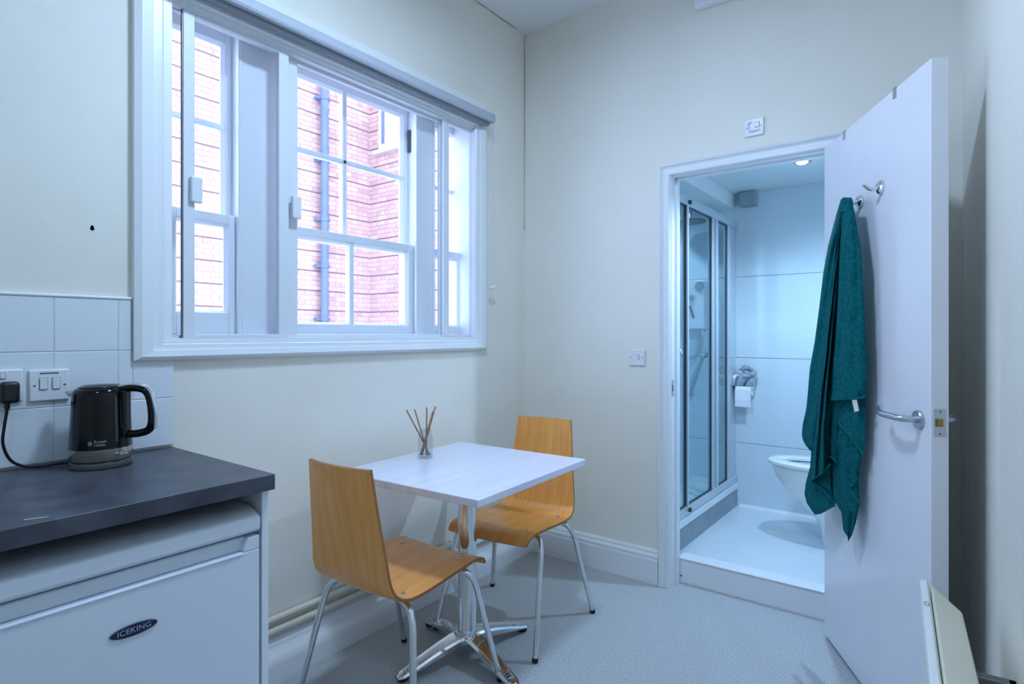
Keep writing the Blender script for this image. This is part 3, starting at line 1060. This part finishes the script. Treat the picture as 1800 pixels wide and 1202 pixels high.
# reed diffuser
JX, JY = 0.262, -1.048
di = thing('reed_diffuser', 'small clear glass reed diffuser with brown sticks on the table', 'diffuser', (JX, JY, TZ))
bm = bmesh.new()
lathe(bm, [(0.0, 0.001), (0.0275, 0.001), (0.031, 0.004), (0.031, 0.085), (0.028, 0.096), (0.024, 0.100), (0.024, 0.113), (0.026, 0.117), (0.0225, 0.117), (0.0215, 0.099), (0.0275, 0.084), (0.0275, 0.008), (0.0, 0.007)], 28)
obj('jar', bm, M['jar'], di, smooth=True, angle=50)
bm = bmesh.new()
lathe(bm, [(0.0, 0.0075), (0.027, 0.0075), (0.027, 0.016), (0.0, 0.016)], 24)
obj('oil', bm, M['jar'], di, smooth=True, angle=50)
Er, Eb = Vector((0.796, 0.605, 0)), Vector((-0.605, 0.796, 0))
for u0, b0, u1, b1, z1 in ((0.018, 0.004, -0.078, 0.004, 0.195), (0.012, -0.008, -0.042, -0.01, 0.198), (0.002, 0.01, 0.004, 0.012, 0.204), (-0.016, -0.004, 0.042, -0.006, 0.210), (-0.014, 0.006, 0.036, 0.012, 0.198), (-0.02, 0.0, 0.034, -0.02, 0.192)):
    bm = bmesh.new()
    tube(bm, [Er * u0 + Eb * b0 + Vector((0, 0, 0.012)), Er * u1 + Eb * b1 + Vector((0, 0, z1))], 0.0030, 8)
    obj('reed', bm, M['reed'], di, smooth=True)

# ------------------------------------------------------------------ bent plywood chairs
def shell_mesh(bm):
    """local frame: +y is the way the sitter faces"""
    prof = [(-0.287, 0.838, 0.140), (-0.281, 0.785, 0.145), (-0.272, 0.71, 0.152), (-0.260, 0.62, 0.161), (-0.250, 0.54, 0.170), (-0.244, 0.498, 0.175), (-0.234, 0.468, 0.179), (-0.216, 0.446, 0.183), (-0.185, 0.431, 0.187), (-0.14, 0.427, 0.190), (-0.08, 0.432, 0.194), (0.0, 0.440, 0.196), (0.08, 0.446, 0.195), (0.14, 0.448, 0.193), (0.170, 0.445, 0.192), (0.194, 0.435, 0.190), (0.208, 0.418, 0.187)]
    th = 0.0105
    pts = catmull([(p[0], p[1], p[2]) for p in prof], 3)
    n = len(pts)
    NU = 12
    top, bot = [], []
    for i, p in enumerate(pts):
        a, b = pts[max(i - 1, 0)], pts[min(i + 1, n - 1)]
        ty, tz = b.x - a.x, b.y - a.y
        l = math.hypot(ty, tz)
        ny, nz = -tz / l * -1, ty / l          # normal towards the sitter: forward / up
        ny, nz = (-tz / l, ty / l)
        back = max(0.0, min(1.0, (p.y - 0.47) / 0.25))
        seat = 1.0 if p.y < 0.46 else 0.0
        rt, rb = [], []
        for k in range(NU + 1):
            u = -1 + 2 * k / NU
            w = p.z * u
            bow = 0.020 * back * (1 - u * u)          # back curves away from the sitter in the middle
            dip = 0.006 * seat * (1 - u * u)
            y0, z0 = p.x - bow, p.y - dip
            rt.append(Vector((w, y0 + ny * th / 2, z0 + nz * th / 2)))
            rb.append(Vector((w, y0 - ny * th / 2, z0 - nz * th / 2)))
        top.append(rt)
        bot.append(rb)
    rings = []
    for rt, rb in zip(top, bot):
        rings.append(rt + rb[::-1])
    V = loft(bm, rings)
    return V
def make_chair(loc, rz, label):
    c = thing('dining_chair', label, 'chair', loc, rz, 'bent plywood dining chairs')
    bm = bmesh.new()
    shell_mesh(bm)
    sh = obj('seat_shell', bm, [M['beech'], M['beech_edge']], c, smooth=True, angle=40)
    me = sh.data
    NU = 12
    per = 2 * (NU + 1)
    for p in me.polygons:
        vi = sorted(v % per for v in p.vertices)
        if vi[0] == 0 and vi[-1] == per - 1 or (NU in vi and NU + 1 in vi):
            p.material_index = 1
    for sx, sy, z in ((-1, -0.155, 0.4315), (1, -0.155, 0.4315), (-1, 0.12, 0.4545), (1, 0.12, 0.4545)):
        bm = bmesh.new()
        lathe(bm, [(0.0, 0.004), (0.005, 0.0035), (0.007, 0.0)], 12, (sx * 0.14, sy, z + (-0.0005 if sy < 0 else -0.003)))
        obj('rivet', bm, M['satin'], sh, smooth=True)
    for sx in (-1, 1):
        for front in (True, False):
            if front:
                pts = [(0.0, 0.090, 0.426), (sx * 0.178, 0.095, 0.426), (sx * 0.205, 0.120, 0.395), (sx * 0.235, 0.228, 0.012)]
                rad = 0.05
            else:
                pts = [(0.0, -0.155, 0.414), (sx * 0.160, -0.160, 0.412), (sx * 0.202, -0.176, 0.368), (sx * 0.264, -0.242, 0.012)]
                rad = 0.05
            P = smooth_path(pts, rad, 6)
            bm = bmesh.new()
            tube(bm, P, 0.0105, 14)
            lg = obj('leg', bm, M['chrome'], c, smooth=True, angle=60)
            e = Vector(pts[-1])
            bm = bmesh.new()
            d = (Vector(pts[-2]) - e).normalized()
            tube(bm, [e - d * 0.011, e + d * 0.004], [0.0112, 0.0122], 12)
            obj('foot_cap', bm, M['rubber'], lg, smooth=True, angle=60)
    for sx in (-1, 1):
        bm = bmesh.new()
        tube(bm, [(sx * 0.10, 0.092, 0.426), (sx * 0.10, -0.158, 0.416)], 0.008, 10)
        obj('under_rail', bm, M['chrome'], c, smooth=True)
    return c
make_chair((0.470, -1.343, 0.0), R(3.2), 'beech plywood chair nearest the fridge, its back to us, tucked under the table')
make_chair((0.468, -0.728, 0.0), R(180 + 6), 'beech plywood chair in the corner, facing us across the white table')

# ------------------------------------------------------------------ the open door
HX, HY = 1.559, -0.064
door_rz = math.atan2(-0.697, 0.371)
door = structure_root('door_1', (HX, HY, 0), door_rz)
DW, DT = 0.787, 0.044
bxo('leaf', (0.0, DW, 0.0, DT, 0.014, 1.991), M['door'], door, bevel=0.0015)
bm = bmesh.new()
box(bm, DW - 0.0004, DW + 0.0012, 0.008, 0.036, 0.955, 1.030)
lp = obj('lock_plate', bm, M['satin'], door, bevel=0.001)
bm = bmesh.new()
prism(bm, [(DW, 0.013), (DW + 0.010, 0.013), (DW, 0.032)], 'z', 0.982, 1.003)
obj('latch_bolt', bm, M['brass'], lp)
for z in (0.962, 1.023):
    bm = bmesh.new()
    lathe(bm, [(0.0, 0.002), (0.003, 0.0018), (0.0035, 0.0)], 8, (DW, 0.022, z), 'x')
    obj('screw', bm, M['bracket'], lp)
def lever(side):
    s = -1 if side else 1
    y0 = 0.0 if side else DT
    bm = bmesh.new()
    lathe(bm, [(0.0, y0 + s * 0.010), (0.024, y0 + s * 0.010), (0.0262, y0 + s * 0.007), (0.0262, y0)], 32, (0.728, 0, 0.992), 'y')
    h = obj('door_handle', bm, M['satin'], door, smooth=True, angle=30)
    bm = bmesh.new()
    P = smooth_path([(0.728, y0 + s * 0.008, 0.992), (0.728, y0 + s * 0.052, 0.994), (0.640, y0 + s * 0.060, 0.995), (0.600, y0 + s * 0.052, 0.998), (0.575, y0 + s * 0.040, 1.004)], 0.020, 6)
    tube(bm, P, 0.0095, 14)
    obj('lever', bm, M['satin'], h, smooth=True, angle=50)
    bm = bmesh.new()
    lathe(bm, [(0.0, y0 + s * 0.012), (0.012, y0 + s * 0.012), (0.013, y0 + s * 0.006)], 20, (0.728, 0, 0.992), 'y')
    obj('collar', bm, M['satin'], h, smooth=True, angle=40)
lever(True)
lever(False)
def hook(t, z):
    bm = bmesh.new()
    lathe(bm, [(0.0, -0.012), (0.016, -0.012), (0.0215, -0.008), (0.0225, 0.0)], 28, (t, 0, z), 'y')
    h = obj('coat_hook', bm, M['chrome'], door, smooth=True, angle=40)
    bm = bmesh.new()
    tube(bm, smooth_path([(t, -0.006, z), (t, -0.030, z - 0.008), (t - 0.004, -0.052, z + 0.012)], 0.012, 5), [0.0075] * 7 + [0.0065], 12)
    obj('hook_peg', bm, M['chrome'], h, smooth=True, angle=50)
hook(0.497, 1.710)
hook(0.345, 1.700)
for z in (0.25, 1.05, 1.78):
    bm = bmesh.new()
    tube(bm, [(-0.008, DT - 0.002, z - 0.045), (-0.008, DT - 0.002, z + 0.045)], 0.006, 10)
    obj('hinge', bm, M['satin'], door, smooth=True)
# over-door hanger: two straps folded over the top edge
oh = thing('over_door_hanger', 'pair of thin metal straps hooked over the top edge of the white door', 'hanger', (HX, HY, 0), door_rz)
for t in (0.200, 0.585):
    bm = bmesh.new()
    box(bm, t - 0.010, t + 0.010, -0.002, 0.0, 1.962, 1.994)
    box(bm, t - 0.010, t + 0.010, -0.002, DT + 0.002, 1.9922, 1.9942)
    box(bm, t - 0.010, t + 0.010, DT, DT + 0.002, 1.80, 1.994)
    obj('strap', bm, M['satin'], oh)
bxo('hanger_bar', (0.18, 0.605, DT + 0.002, DT + 0.008, 1.80, 1.83), M['satin'], oh, bevel=0.002)

# ------------------------------------------------------------------ towel on the second hook
nrm = Vector((-0.88267, -0.46983))
ddir = Vector((0.46986, -0.88273))
sY, cY = math.sin(YAW), math.cos(YAW)
def draped(px, py, lift=0.0):
    """point of the towel: its plan line leans out from the door, further towards the hinge; lift comes off that line"""
    off = 0.020 + (1520 - px) / 110.0 * 0.080
    u = (px - 900) / F_PX
    dx, dy = -sY + u * cY, cY + u * sY
    h = Vector((HX, HY)) + nrm * off
    t = ((h.x - CAM.x) * nrm.x + (h.y - CAM.y) * nrm.y) / (dx * nrm.x + dy * nrm.y)
    t -= lift
    return Vector((CAM.x + t * dx, CAM.y + t * dy, CAM.z + (587 - py) / F_PX * t))
def interp(poly, y):
    if y <= poly[0][1]:
        return poly[0][0]
    for (xa, ya), (xb, yb) in zip(poly, poly[1:]):
        if y <= yb:
            return xa + (xb - xa) * (y - ya) / max(yb - ya, 1e-6)
    return poly[-1][0]
def drape(left, right, lift, bulge, nu=14, nv=46, waves=0.0, ph=0.0, bottom=None):
    """a hanging fold between two edge lines, rounded out in the middle and closed at the back; bottom = hem as (u, y)"""
    y0 = min(left[0][1], right[0][1])
    bot = bottom or [(0.0, left[-1][1]), (1.0, right[-1][1])]
    front, back = [], []
    for j in range(nv + 1):
        fr_, bk_ = [], []
        for i in range(nu + 1):
            u = i / nu
            yb = None
            for (ua, ya), (ub, yb_) in zip(bot, bot[1:]):
                if u <= ub + 1e-9:
                    yb = ya + (yb_ - ya) * (u - ua) / max(ub - ua, 1e-6)
                    break
            y = y0 + (yb - y0) * (j / nv)
            xl, xr = interp(left, y), interp(right, y)
            if xr < xl + 1.0:
                m_ = (xl + xr) / 2
                xl, xr = m_ - 0.5, m_ + 0.5
            x = xl + (xr - xl) * u
            s = math.sin(math.pi * u) ** 0.7 if 0 < u < 1 else 0.0
            wgt = min(1.0, (xr - xl) / 22.0)
            w = waves * math.sin(2 * math.pi * (2.3 * u + ph) + 0.012 * y) * min(1.0, j / 8)
            rip = 0.0022 * math.sin(0.09 * y + 5 * u + ph) + 0.0016 * math.sin(0.23 * y - 7 * u + 2 * ph)
            fr_.append(draped(x, y, lift + bulge * s * wgt + (w + rip) * (1 if 0 < u < 1 else 0)))
            bk_.append(draped(x, y, lift - 0.012 * s))
        front.append(fr_)
        back.append(bk_)
    rings = [f + b[-2:0:-1] for f, b in zip(front, back)]
    bm_ = bmesh.new()
    loft(bm_, rings)
    return bm_
tw = thing('towel', 'dark teal bath towel hanging in folds from the hook on the white door', 'towel', (1.66, -0.38, 0.45))
def cloth(name, bm_, m):
    for v in bm_.verts:
        v.co -= Vector((1.66, -0.38, 0.45))
    return obj(name, bm_, m, tw, smooth=True, angle=75)
TOW = bmesh.new()
def add(bm_):
    me = bpy.data.meshes.new('fold')
    bm_.to_mesh(me)
    bm_.free()
    TOW.from_mesh(me)
    bpy.data.meshes.remove(me)
# outer left fold
add(drape([(1478, 350), (1469, 380), (1456, 430), (1447, 480), (1440, 540), (1432, 600), (1423, 650), (1420, 690), (1417, 720), (1411, 745), (1409, 768), (1414, 780), (1424, 792)],
          [(1490, 350), (1488, 400), (1484, 470), (1480, 540), (1474, 620), (1470, 690), (1464, 740), (1450, 792)], 0.0, 0.042, waves=0.014))
# left flap at the bottom, showing its dark inside
add(drape([(1426, 792), (1424, 820), (1416, 850), (1414, 868), (1418, 884), (1432, 905)],
          [(1470, 792), (1470, 860), (1468, 890), (1467, 892)], -0.010, 0.010, bottom=[(0, 905), (0.35, 903), (1, 890)], waves=0.002))
# second fold
add(drape([(1480, 349), (1471, 420), (1461, 500), (1453, 560), (1447, 620), (1439, 680), (1432, 750), (1428, 800), (1425, 846)],
          [(1488, 349), (1479, 410), (1471, 500), (1464, 600), (1458, 690), (1456, 760), (1459, 818)], 0.030, 0.050, waves=0.020, ph=0.3, bottom=[(0, 846), (0.3, 838), (0.75, 828), (1, 815)]))
# triangular turned-up corner below it
add(drape([(1428, 838), (1432, 848), (1446, 858), (1462, 876)], [(1459, 818), (1460, 840), (1463, 876)], 0.014, 0.010, bottom=[(0, 844), (0.5, 862), (1, 878)]))
# third, inner fold
add(drape([(1466, 640), (1460, 700), (1457, 760), (1456, 803)], [(1484, 640), (1478, 700), (1474, 770), (1473, 815)], 0.020, 0.016, waves=0.003, bottom=[(0, 803), (1, 814)]))
# long tail in the middle
add(drape([(1474, 690), (1470, 740), (1464, 820), (1464, 876), (1479, 900), (1482, 930), (1488, 945)],
          [(1506, 690), (1506, 760), (1509, 850), (1512, 885), (1504, 920), (1494, 952)], 0.006, 0.026, waves=0.005, ph=0.55, bottom=[(0, 935), (0.5, 953), (1, 940)]))
# right lower fold
add(drape([(1492, 700), (1491, 780), (1493, 850), (1498, 866), (1509, 884)], [(1519, 700), (1516, 790), (1510, 838), (1511, 884)], 0.012, 0.018, waves=0.003, ph=0.2, bottom=[(0, 850), (0.4, 868), (1, 886)]))
# flap beneath the front panel with its slanting hem
add(drape([(1474, 690), (1474, 742)], [(1521, 690), (1521, 770), (1518, 801)], 0.030, 0.014, bottom=[(0, 744), (0.35, 762), (0.7, 782), (1, 801)]))
# broad front panel
add(drape([(1481, 347), (1480, 380), (1477, 430), (1473, 520), (1469, 590), (1465, 640), (1462, 690), (1461, 704)],
          [(1497, 347), (1502, 372), (1508, 405), (1514, 440), (1518, 520), (1522, 600), (1524, 650), (1522, 692), (1518, 702)], 0.052, 0.030, nu=18, waves=0.005, ph=0.1, bottom=[(0, 704), (0.15, 702), (0.85, 700), (1, 697)]))
# crown over the peg
add(drape([(1478, 352), (1476, 372)], [(1499, 350), (1500, 372)], 0.056, 0.026, nv=8))
cloth('folds', TOW, M['towel'])
def hem(pts, lift, r=0.0045):
    bm_ = bmesh.new()
    tube(bm_, catmull([draped(x, y, lift) for x, y in pts], 4), r, 8)
    cloth('hem', bm_, M['towel_hem'])
hem([(1462, 702), (1466, 702), (1490, 701), (1516, 699), (1519, 695)], 0.074, 0.004)
hem([(1474, 744), (1490, 762), (1506, 782), (1518, 800)], 0.042, 0.0035)
hem([(1425, 845), (1436, 838), (1450, 828), (1459, 816)], 0.070, 0.0035)
hem([(1426, 843), (1436, 852), (1448, 862), (1462, 878)], 0.026, 0.0035)
hem([(1456, 803), (1464, 806), (1472, 814)], 0.034, 0.0035)
hem([(1509, 838), (1502, 850), (1496, 858), (1503, 872), (1511, 884)], 0.030, 0.0035)
bm = bmesh.new()
q = [draped(1497, 702, 0.074), draped(1506, 702, 0.074), draped(1510, 722, 0.072), draped(1502, 724, 0.072)]
q2 = [draped(x, y, l - 0.0015) for x, y, l in ((1497, 702, 0.074), (1506, 702, 0.074), (1510, 722, 0.072), (1502, 724, 0.072))]
loft(bm, [q2, q])
cloth('care_label', bm, M['care'])

# ------------------------------------------------------------------ panel heater on the right wall
ang_h = math.atan2(-1.0, 0.0652)             # along the wall, towards us
he = thing('panel_heater', 'slim white panel heater with a sloped cream top on the right wall, by the door', 'heater', (1.931, -0.938, 0.0), ang_h)
# local x runs along the wall towards us, local y towards the wall
HL = 0.72
bm = bmesh.new()
prism(bm, [(-0.024, 0.10), (-0.004, 0.10), (-0.002, 0.608), (-0.006, 0.620), (-0.019, 0.620), (-0.024, 0.612)], 'x', 0.0, HL)
fp = obj('front_panel', bm, M['heater'], he, bevel=0.002)
bm = bmesh.new()
prism(bm, [(0.0, 0.12), (0.0, 0.606), (0.004, 0.610), (0.060, 0.562), (0.064, 0.555), (0.064, 0.12)], 'x', 0.004, HL - 0.004)
obj('casing', bm, M['heater_cream'], he, bevel=0.002)
bm = bmesh.new()
tube(bm, [Vector((0.155 + 0.010 * math.cos(a), -0.0125 + 0.0045 * math.sin(a), 0.6205)) for a in [2 * math.pi * k / 24 for k in range(25)]], 0.0007, 6)
obj('oval_mark', bm, M['bracket'], fp)
for x in (0.22, 0.56):
    bm = bmesh.new()
    box(bm, x - 0.012, x + 0.012, 0.060, 0.138, 0.500, 0.520)
    box(bm, x - 0.010, x + 0.010, 0.122, 0.138, 0.14, 0.520)
    box(bm, x - 0.012, x + 0.012, 0.060, 0.138, 0.20, 0.215)
    obj('wall_bracket', bm, M['bracket'], he, bevel=0.002)

# ------------------------------------------------------------------ bathroom: shower
SX = 0.84
tr_ = thing('shower_tray', 'raised shower tray with a grey tiled side and white rim, through the bathroom door', 'shower tray', (0.42, 0.65, BF))
bxo('tray_side', (-0.42, SX - 0.42 + 0.018, -0.537, 0.53, 0.0, 0.115), M['tray'], tr_)
bm = bmesh.new()
frame_sweep(bm, (-0.36, 0.385, -0.48, 0.47), [(0.0, 0.12), (0.0, 0.155), (0.052, 0.155), (0.057, 0.150), (0.057, 0.115)], lambda a, b, h: (a, b, h))
obj('tray_rim', bm, M['ceramic'], tr_)
bxo('tray_floor', (-0.37, 0.39, -0.49, 0.48, 0.115, 0.125), M['ceramic'], tr_)

sc_ = thing('shower_screen', 'chrome framed glass shower doors seen through the bathroom doorway', 'shower screen', (SX, 0.11, 0.2735))
SZ = 1.69
y_of = lambda y: y - 0.11
for a, b in ((0.112, 0.140), (0.300, 0.318), (0.706, 0.724), (0.776, 0.806), (1.00, 1.018), (1.060, 1.176)):
    w = 0.008 if b > 1.1 else 0.016
    bxo('post', (-w, w, y_of(a), y_of(b), 0.0, SZ), M['screen_frame'], sc_, bevel=0.003)
bxo('header_rail', (-0.022, 0.022, y_of(0.112), y_of(1.176), SZ - 0.045, SZ), M['screen_frame'], sc_, bevel=0.003)
bxo('bottom_rail', (-0.022, 0.022, y_of(0.112), y_of(1.176), 0.004, 0.045), M['screen_frame'], sc_, bevel=0.003)
for a, b in ((0.140, 0.300), (0.318, 0.706), (0.806, 1.00)):
    bxo('pane', (-0.003, 0.003, y_of(a), y_of(b), 0.045, SZ - 0.045), M['shower_glass'], sc_)
    bm = bmesh.new()
    frame_sweep(bm, (y_of(a) + 0.004, y_of(b) - 0.004, 0.050, SZ - 0.050), [(0.0, -0.005), (0.0, 0.006), (0.0035, 0.006), (0.0035, -0.005)], lambda p, q_, h: (h, p, q_))
    obj('rubber_seal', bm, M['dark_slot'], sc_)
for z in (0.030, SZ - 0.030):
    bm = bmesh.new()
    tube(bm, [(0.022, y_of(0.300), z), (0.034, y_of(0.300), z)], 0.012, 12)
    obj('pivot', bm, M['dark_slot'], sc_, smooth=True)

su = thing('electric_shower', 'white electric shower unit with chrome dial on the shower wall behind glass', 'shower', (0.610, BY, 1.43))
bxo('unit_body', (-0.070, 0.055, -0.075, 0.0, -0.165, 0.165), M['plastic'], su, bevel=0.012)
for x, z, r in ((0.030, 0.125, 0.030), (-0.026, 0.050, 0.016)):
    bm = bmesh.new()
    lathe(bm, [(0.0, -0.100), (r * 0.8, -0.100), (r, -0.092), (r, -0.074)], 24, (x, 0, z), 'y')
    obj('dial', bm, M['satin'], su, smooth=True, angle=40)
bm = bmesh.new()
box(bm, -0.008, 0.008, -0.082, -0.074, -0.045, 0.045, Matrix.Translation((-0.026, 0, -0.045)) @ Matrix.Rotation(R(-18), 4, 'Y'))
obj('selector', bm, M['bracket'], su, bevel=0.003)
bm = bmesh.new()
tube(bm, catmull([(0.030, -0.04, -0.165), (0.035, -0.045, -0.22), (0.020, -0.05, -0.31), (-0.03, -0.05, -0.355), (-0.08, -0.05, -0.36), (-0.12, -0.05, -0.30)], 6), 0.008, 10)
obj('hose', bm, M['satin'], su, smooth=True)
sh_ = thing('overhead_shower', 'round grey rain shower head on an arm inside the shower', 'shower head', (0.618, BY, 1.99))
bm = bmesh.new()
lathe(bm, [(0.0, -0.012), (0.095, -0.012), (0.100, -0.006), (0.095, 0.0), (0.02, 0.010), (0.0, 0.010)], 36, (0, -0.20, -0.02))
obj('rose', bm, M['bracket'], sh_, smooth=True, angle=40)
bm = bmesh.new()
tube(bm, smooth_path([(0, 0, 0.05), (0, -0.20, 0.05), (0, -0.20, -0.012)], 0.04, 6), 0.010, 12)
obj('arm', bm, M['satin'], sh_, smooth=True)
gr = thing('grab_rail', 'slanting chrome rail low on the shower wall, faint behind the glass', 'rail', (0.61, BY, 0.96))
bm = bmesh.new()
tube(bm, smooth_path([(-0.05, 0, -0.14), (-0.05, -0.05, -0.14), (0.045, -0.05, 0.14), (0.045, 0, 0.14)], 0.02, 5), 0.012, 12)
obj('bar', bm, M['satin'], gr, smooth=True)

# extractor fan box at the top of the bathroom wall
ex = thing('extractor_fan', 'small grey extractor box under the bathroom ceiling', 'fan', (0.935, BY, 2.10))
bxo('fan_body', (-0.050, 0.050, -0.07, 0.0, -0.050, 0.042), M['fan_grey'], ex, bevel=0.006)
for k in range(3):
    bxo('louvre', (-0.040, 0.040, -0.074, -0.069, -0.045 + 0.028 * k, -0.033 + 0.028 * k), M['fan_grey'], ex)

# toilet roll holder
tr2 = thing('toilet_roll_holder', 'chrome toilet roll holder on the bathroom wall left of the toilet', 'holder', (0.914, BY, 0.955))
bm = bmesh.new()
prism(bm, [(-0.004, 0.045), (-0.030, 0.040), (-0.070, 0.010), (-0.076, -0.050), (-0.074, -0.050), (-0.068, 0.008), (-0.030, 0.036), (-0.004, 0.041)], 'x', -0.064, 0.064)
obj('cover_flap', bm, M['chrome'], tr2, smooth=True, angle=50)
bxo('back_plate', (-0.045, 0.045, -0.006, 0.0, -0.010, 0.060), M['chrome'], tr2, bevel=0.002)
bm = bmesh.new()
tube(bm, smooth_path([(-0.016, -0.010, 0.050), (-0.016, -0.03, 0.074), (0.022, -0.03, 0.074), (0.030, -0.012, 0.052)], 0.012, 5), 0.006, 10)
obj('hinge_loop', bm, M['satin'], tr2, smooth=True)
bm = bmesh.new()
tube(bm, smooth_path([(0.066, -0.008, 0.0), (0.072, -0.03, -0.005), (0.070, -0.042, -0.075), (-0.052, -0.042, -0.075)], 0.012, 5), 0.0035, 8)
obj('wire_arm', bm, M['chrome'], tr2, smooth=True)
ro = thing('toilet_roll', 'white toilet paper roll hanging in the chrome holder', 'toilet roll', (0.914, BY - 0.042, 0.880))
bm = bmesh.new()
lathe(bm, [(0.018, -0.048), (0.036, -0.048), (0.038, -0.046), (0.038, 0.046), (0.036, 0.048), (0.018, 0.048)], 32, (0, 0, 0.0), 'x')
obj('roll', bm, M['paper'], ro, smooth=True, angle=40)
bm = bmesh.new()
prism(bm, [(-0.0375, 0.005), (-0.0395, 0.0), (-0.0405, -0.060), (-0.0375, -0.108), (-0.0365, -0.108), (-0.0392, -0.060), (-0.038, 0.0)], 'x', -0.048, 0.048)
obj('loose_sheet', bm, M['paper'], ro)

# toilet, back to the right-hand wall
to = thing('toilet', 'white ceramic toilet with open seat, half hidden by the teal towel', 'toilet', (1.42, 0.745, BF))
TX = BXR - 1.42
def dee(tip, half, z, n=40, e=2.5):
    """D outline: flat at the wall, superelliptic front"""
    out = []
    cx = TX - 0.16
    for k in range(n + 1):
        a = -math.pi / 2 + math.pi * k / n
        ca, sa = math.cos(a), math.sin(a)
        x = cx - (cx - tip) * (abs(ca) ** (2 / e))
        y = half * math.copysign(abs(sa) ** (2 / e), sa)
        out.append((x, y, z))
    out.append((TX - 0.004, half, z))
    out.append((TX - 0.004, -half, z))
    return out
Z0 = 0.0
bm = bmesh.new()
st = [(0.010, 0.125, 0.0), (0.004, 0.128, 0.03), (-0.004, 0.130, 0.09), (-0.024, 0.132, 0.14), (-0.085, 0.140, 0.195), (-0.165, 0.152, 0.260), (-0.222, 0.165, 0.335), (-0.246, 0.173, 0.400), (-0.250, 0.174, 0.405)]
rings = [dee(t, h, z) for t, h, z in st]
inner = [dee(-0.190, 0.118, 0.403), dee(-0.175, 0.108, 0.36), dee(-0.10, 0.07, 0.27)]
rings += inner
loft(bm, rings)
obj('bowl', bm, M['ceramic'], to, smooth=True, angle=50)
bm = bmesh.new()
o0 = [dee(-0.262, 0.184, 0.410), dee(-0.266, 0.186, 0.418), dee(-0.262, 0.184, 0.428), dee(-0.250, 0.176, 0.432)]
i0 = [dee(-0.190, 0.112, 0.431), dee(-0.184, 0.108, 0.426), dee(-0.184, 0.108, 0.412), dee(-0.190, 0.112, 0.410)]
V = [[bm.verts.new(p) for p in r] for r in o0 + i0]
n = len(V[0])
for i in range(len(V)):
    A, B = V[i], V[(i + 1) % len(V)]
    for k in range(n):
        bm.faces.new([A[k], A[(k + 1) % n], B[(k + 1) % n], B[k]])
obj('seat', bm, M['ceramic'], to, smooth=True, angle=40)
bm = bmesh.new()
rings = [[(0.215 + 0.02 * 0, -0.185, 0.432), (0.235, -0.185, 0.432), (0.285, -0.185, 0.80), (0.268, -0.185, 0.80)], [(0.215, 0.185, 0.432), (0.235, 0.185, 0.432), (0.285, 0.185, 0.80), (0.268, 0.185, 0.80)]]
loft(bm, rings)
obj('lid', bm, M['ceramic'], to, bevel=0.008)

# bathroom downlights
for k, (x, y) in enumerate(DOWNLIGHTS):
    lab = ('recessed downlight in the bathroom ceiling, right of the boxed duct', 'recessed downlight above the shower, seen only as a glint in its glass', 'recessed downlight just inside the bathroom, hidden by the door head')[k]
    dl = thing('downlight', lab, 'downlight', (x, y, BC), 0, 'bathroom downlights')
    bm = bmesh.new()
    lathe(bm, [(0.030, -0.004), (0.040, -0.004), (0.044, 0.0), (0.030, 0.0)], 28)
    obj('bezel', bm, M['satin'], dl, smooth=True, angle=40)
    bm = bmesh.new()
    lathe(bm, [(0.0, -0.014), (0.018, -0.012), (0.029, -0.005), (0.030, 0.0), (0.0, 0.0)], 28)
    obj('lens', bm, M['led'], dl)

# unseen ceiling lamps, added above the frame to brighten the room
for x, y, lab in ((1.50, -3.15, 'added unseen fill lamp, round and flush, over the kitchen end'), (1.05, -1.54, 'added unseen fill lamp, round and flush, over the bistro table')):
    cl = thing('fill_ceiling_light', lab, 'lamp', (x, y, ZC), 0, 'added fill lamps')
    bm = bmesh.new()
    lathe(bm, [(0.15, 0.0), (0.155, -0.05), (0.145, -0.055), (0.14, 0.0)], 40)
    obj('fill_lamp_rim', bm, M['fill_lamp_body'], cl, smooth=True, angle=40)
    bm = bmesh.new()
    lathe(bm, [(0.0, -0.060), (0.09, -0.058), (0.14, -0.045), (0.14, -0.02), (0.0, -0.02)], 40)
    obj('fill_lamp_diffuser', bm, M['diffuser'], cl, smooth=True, angle=40)
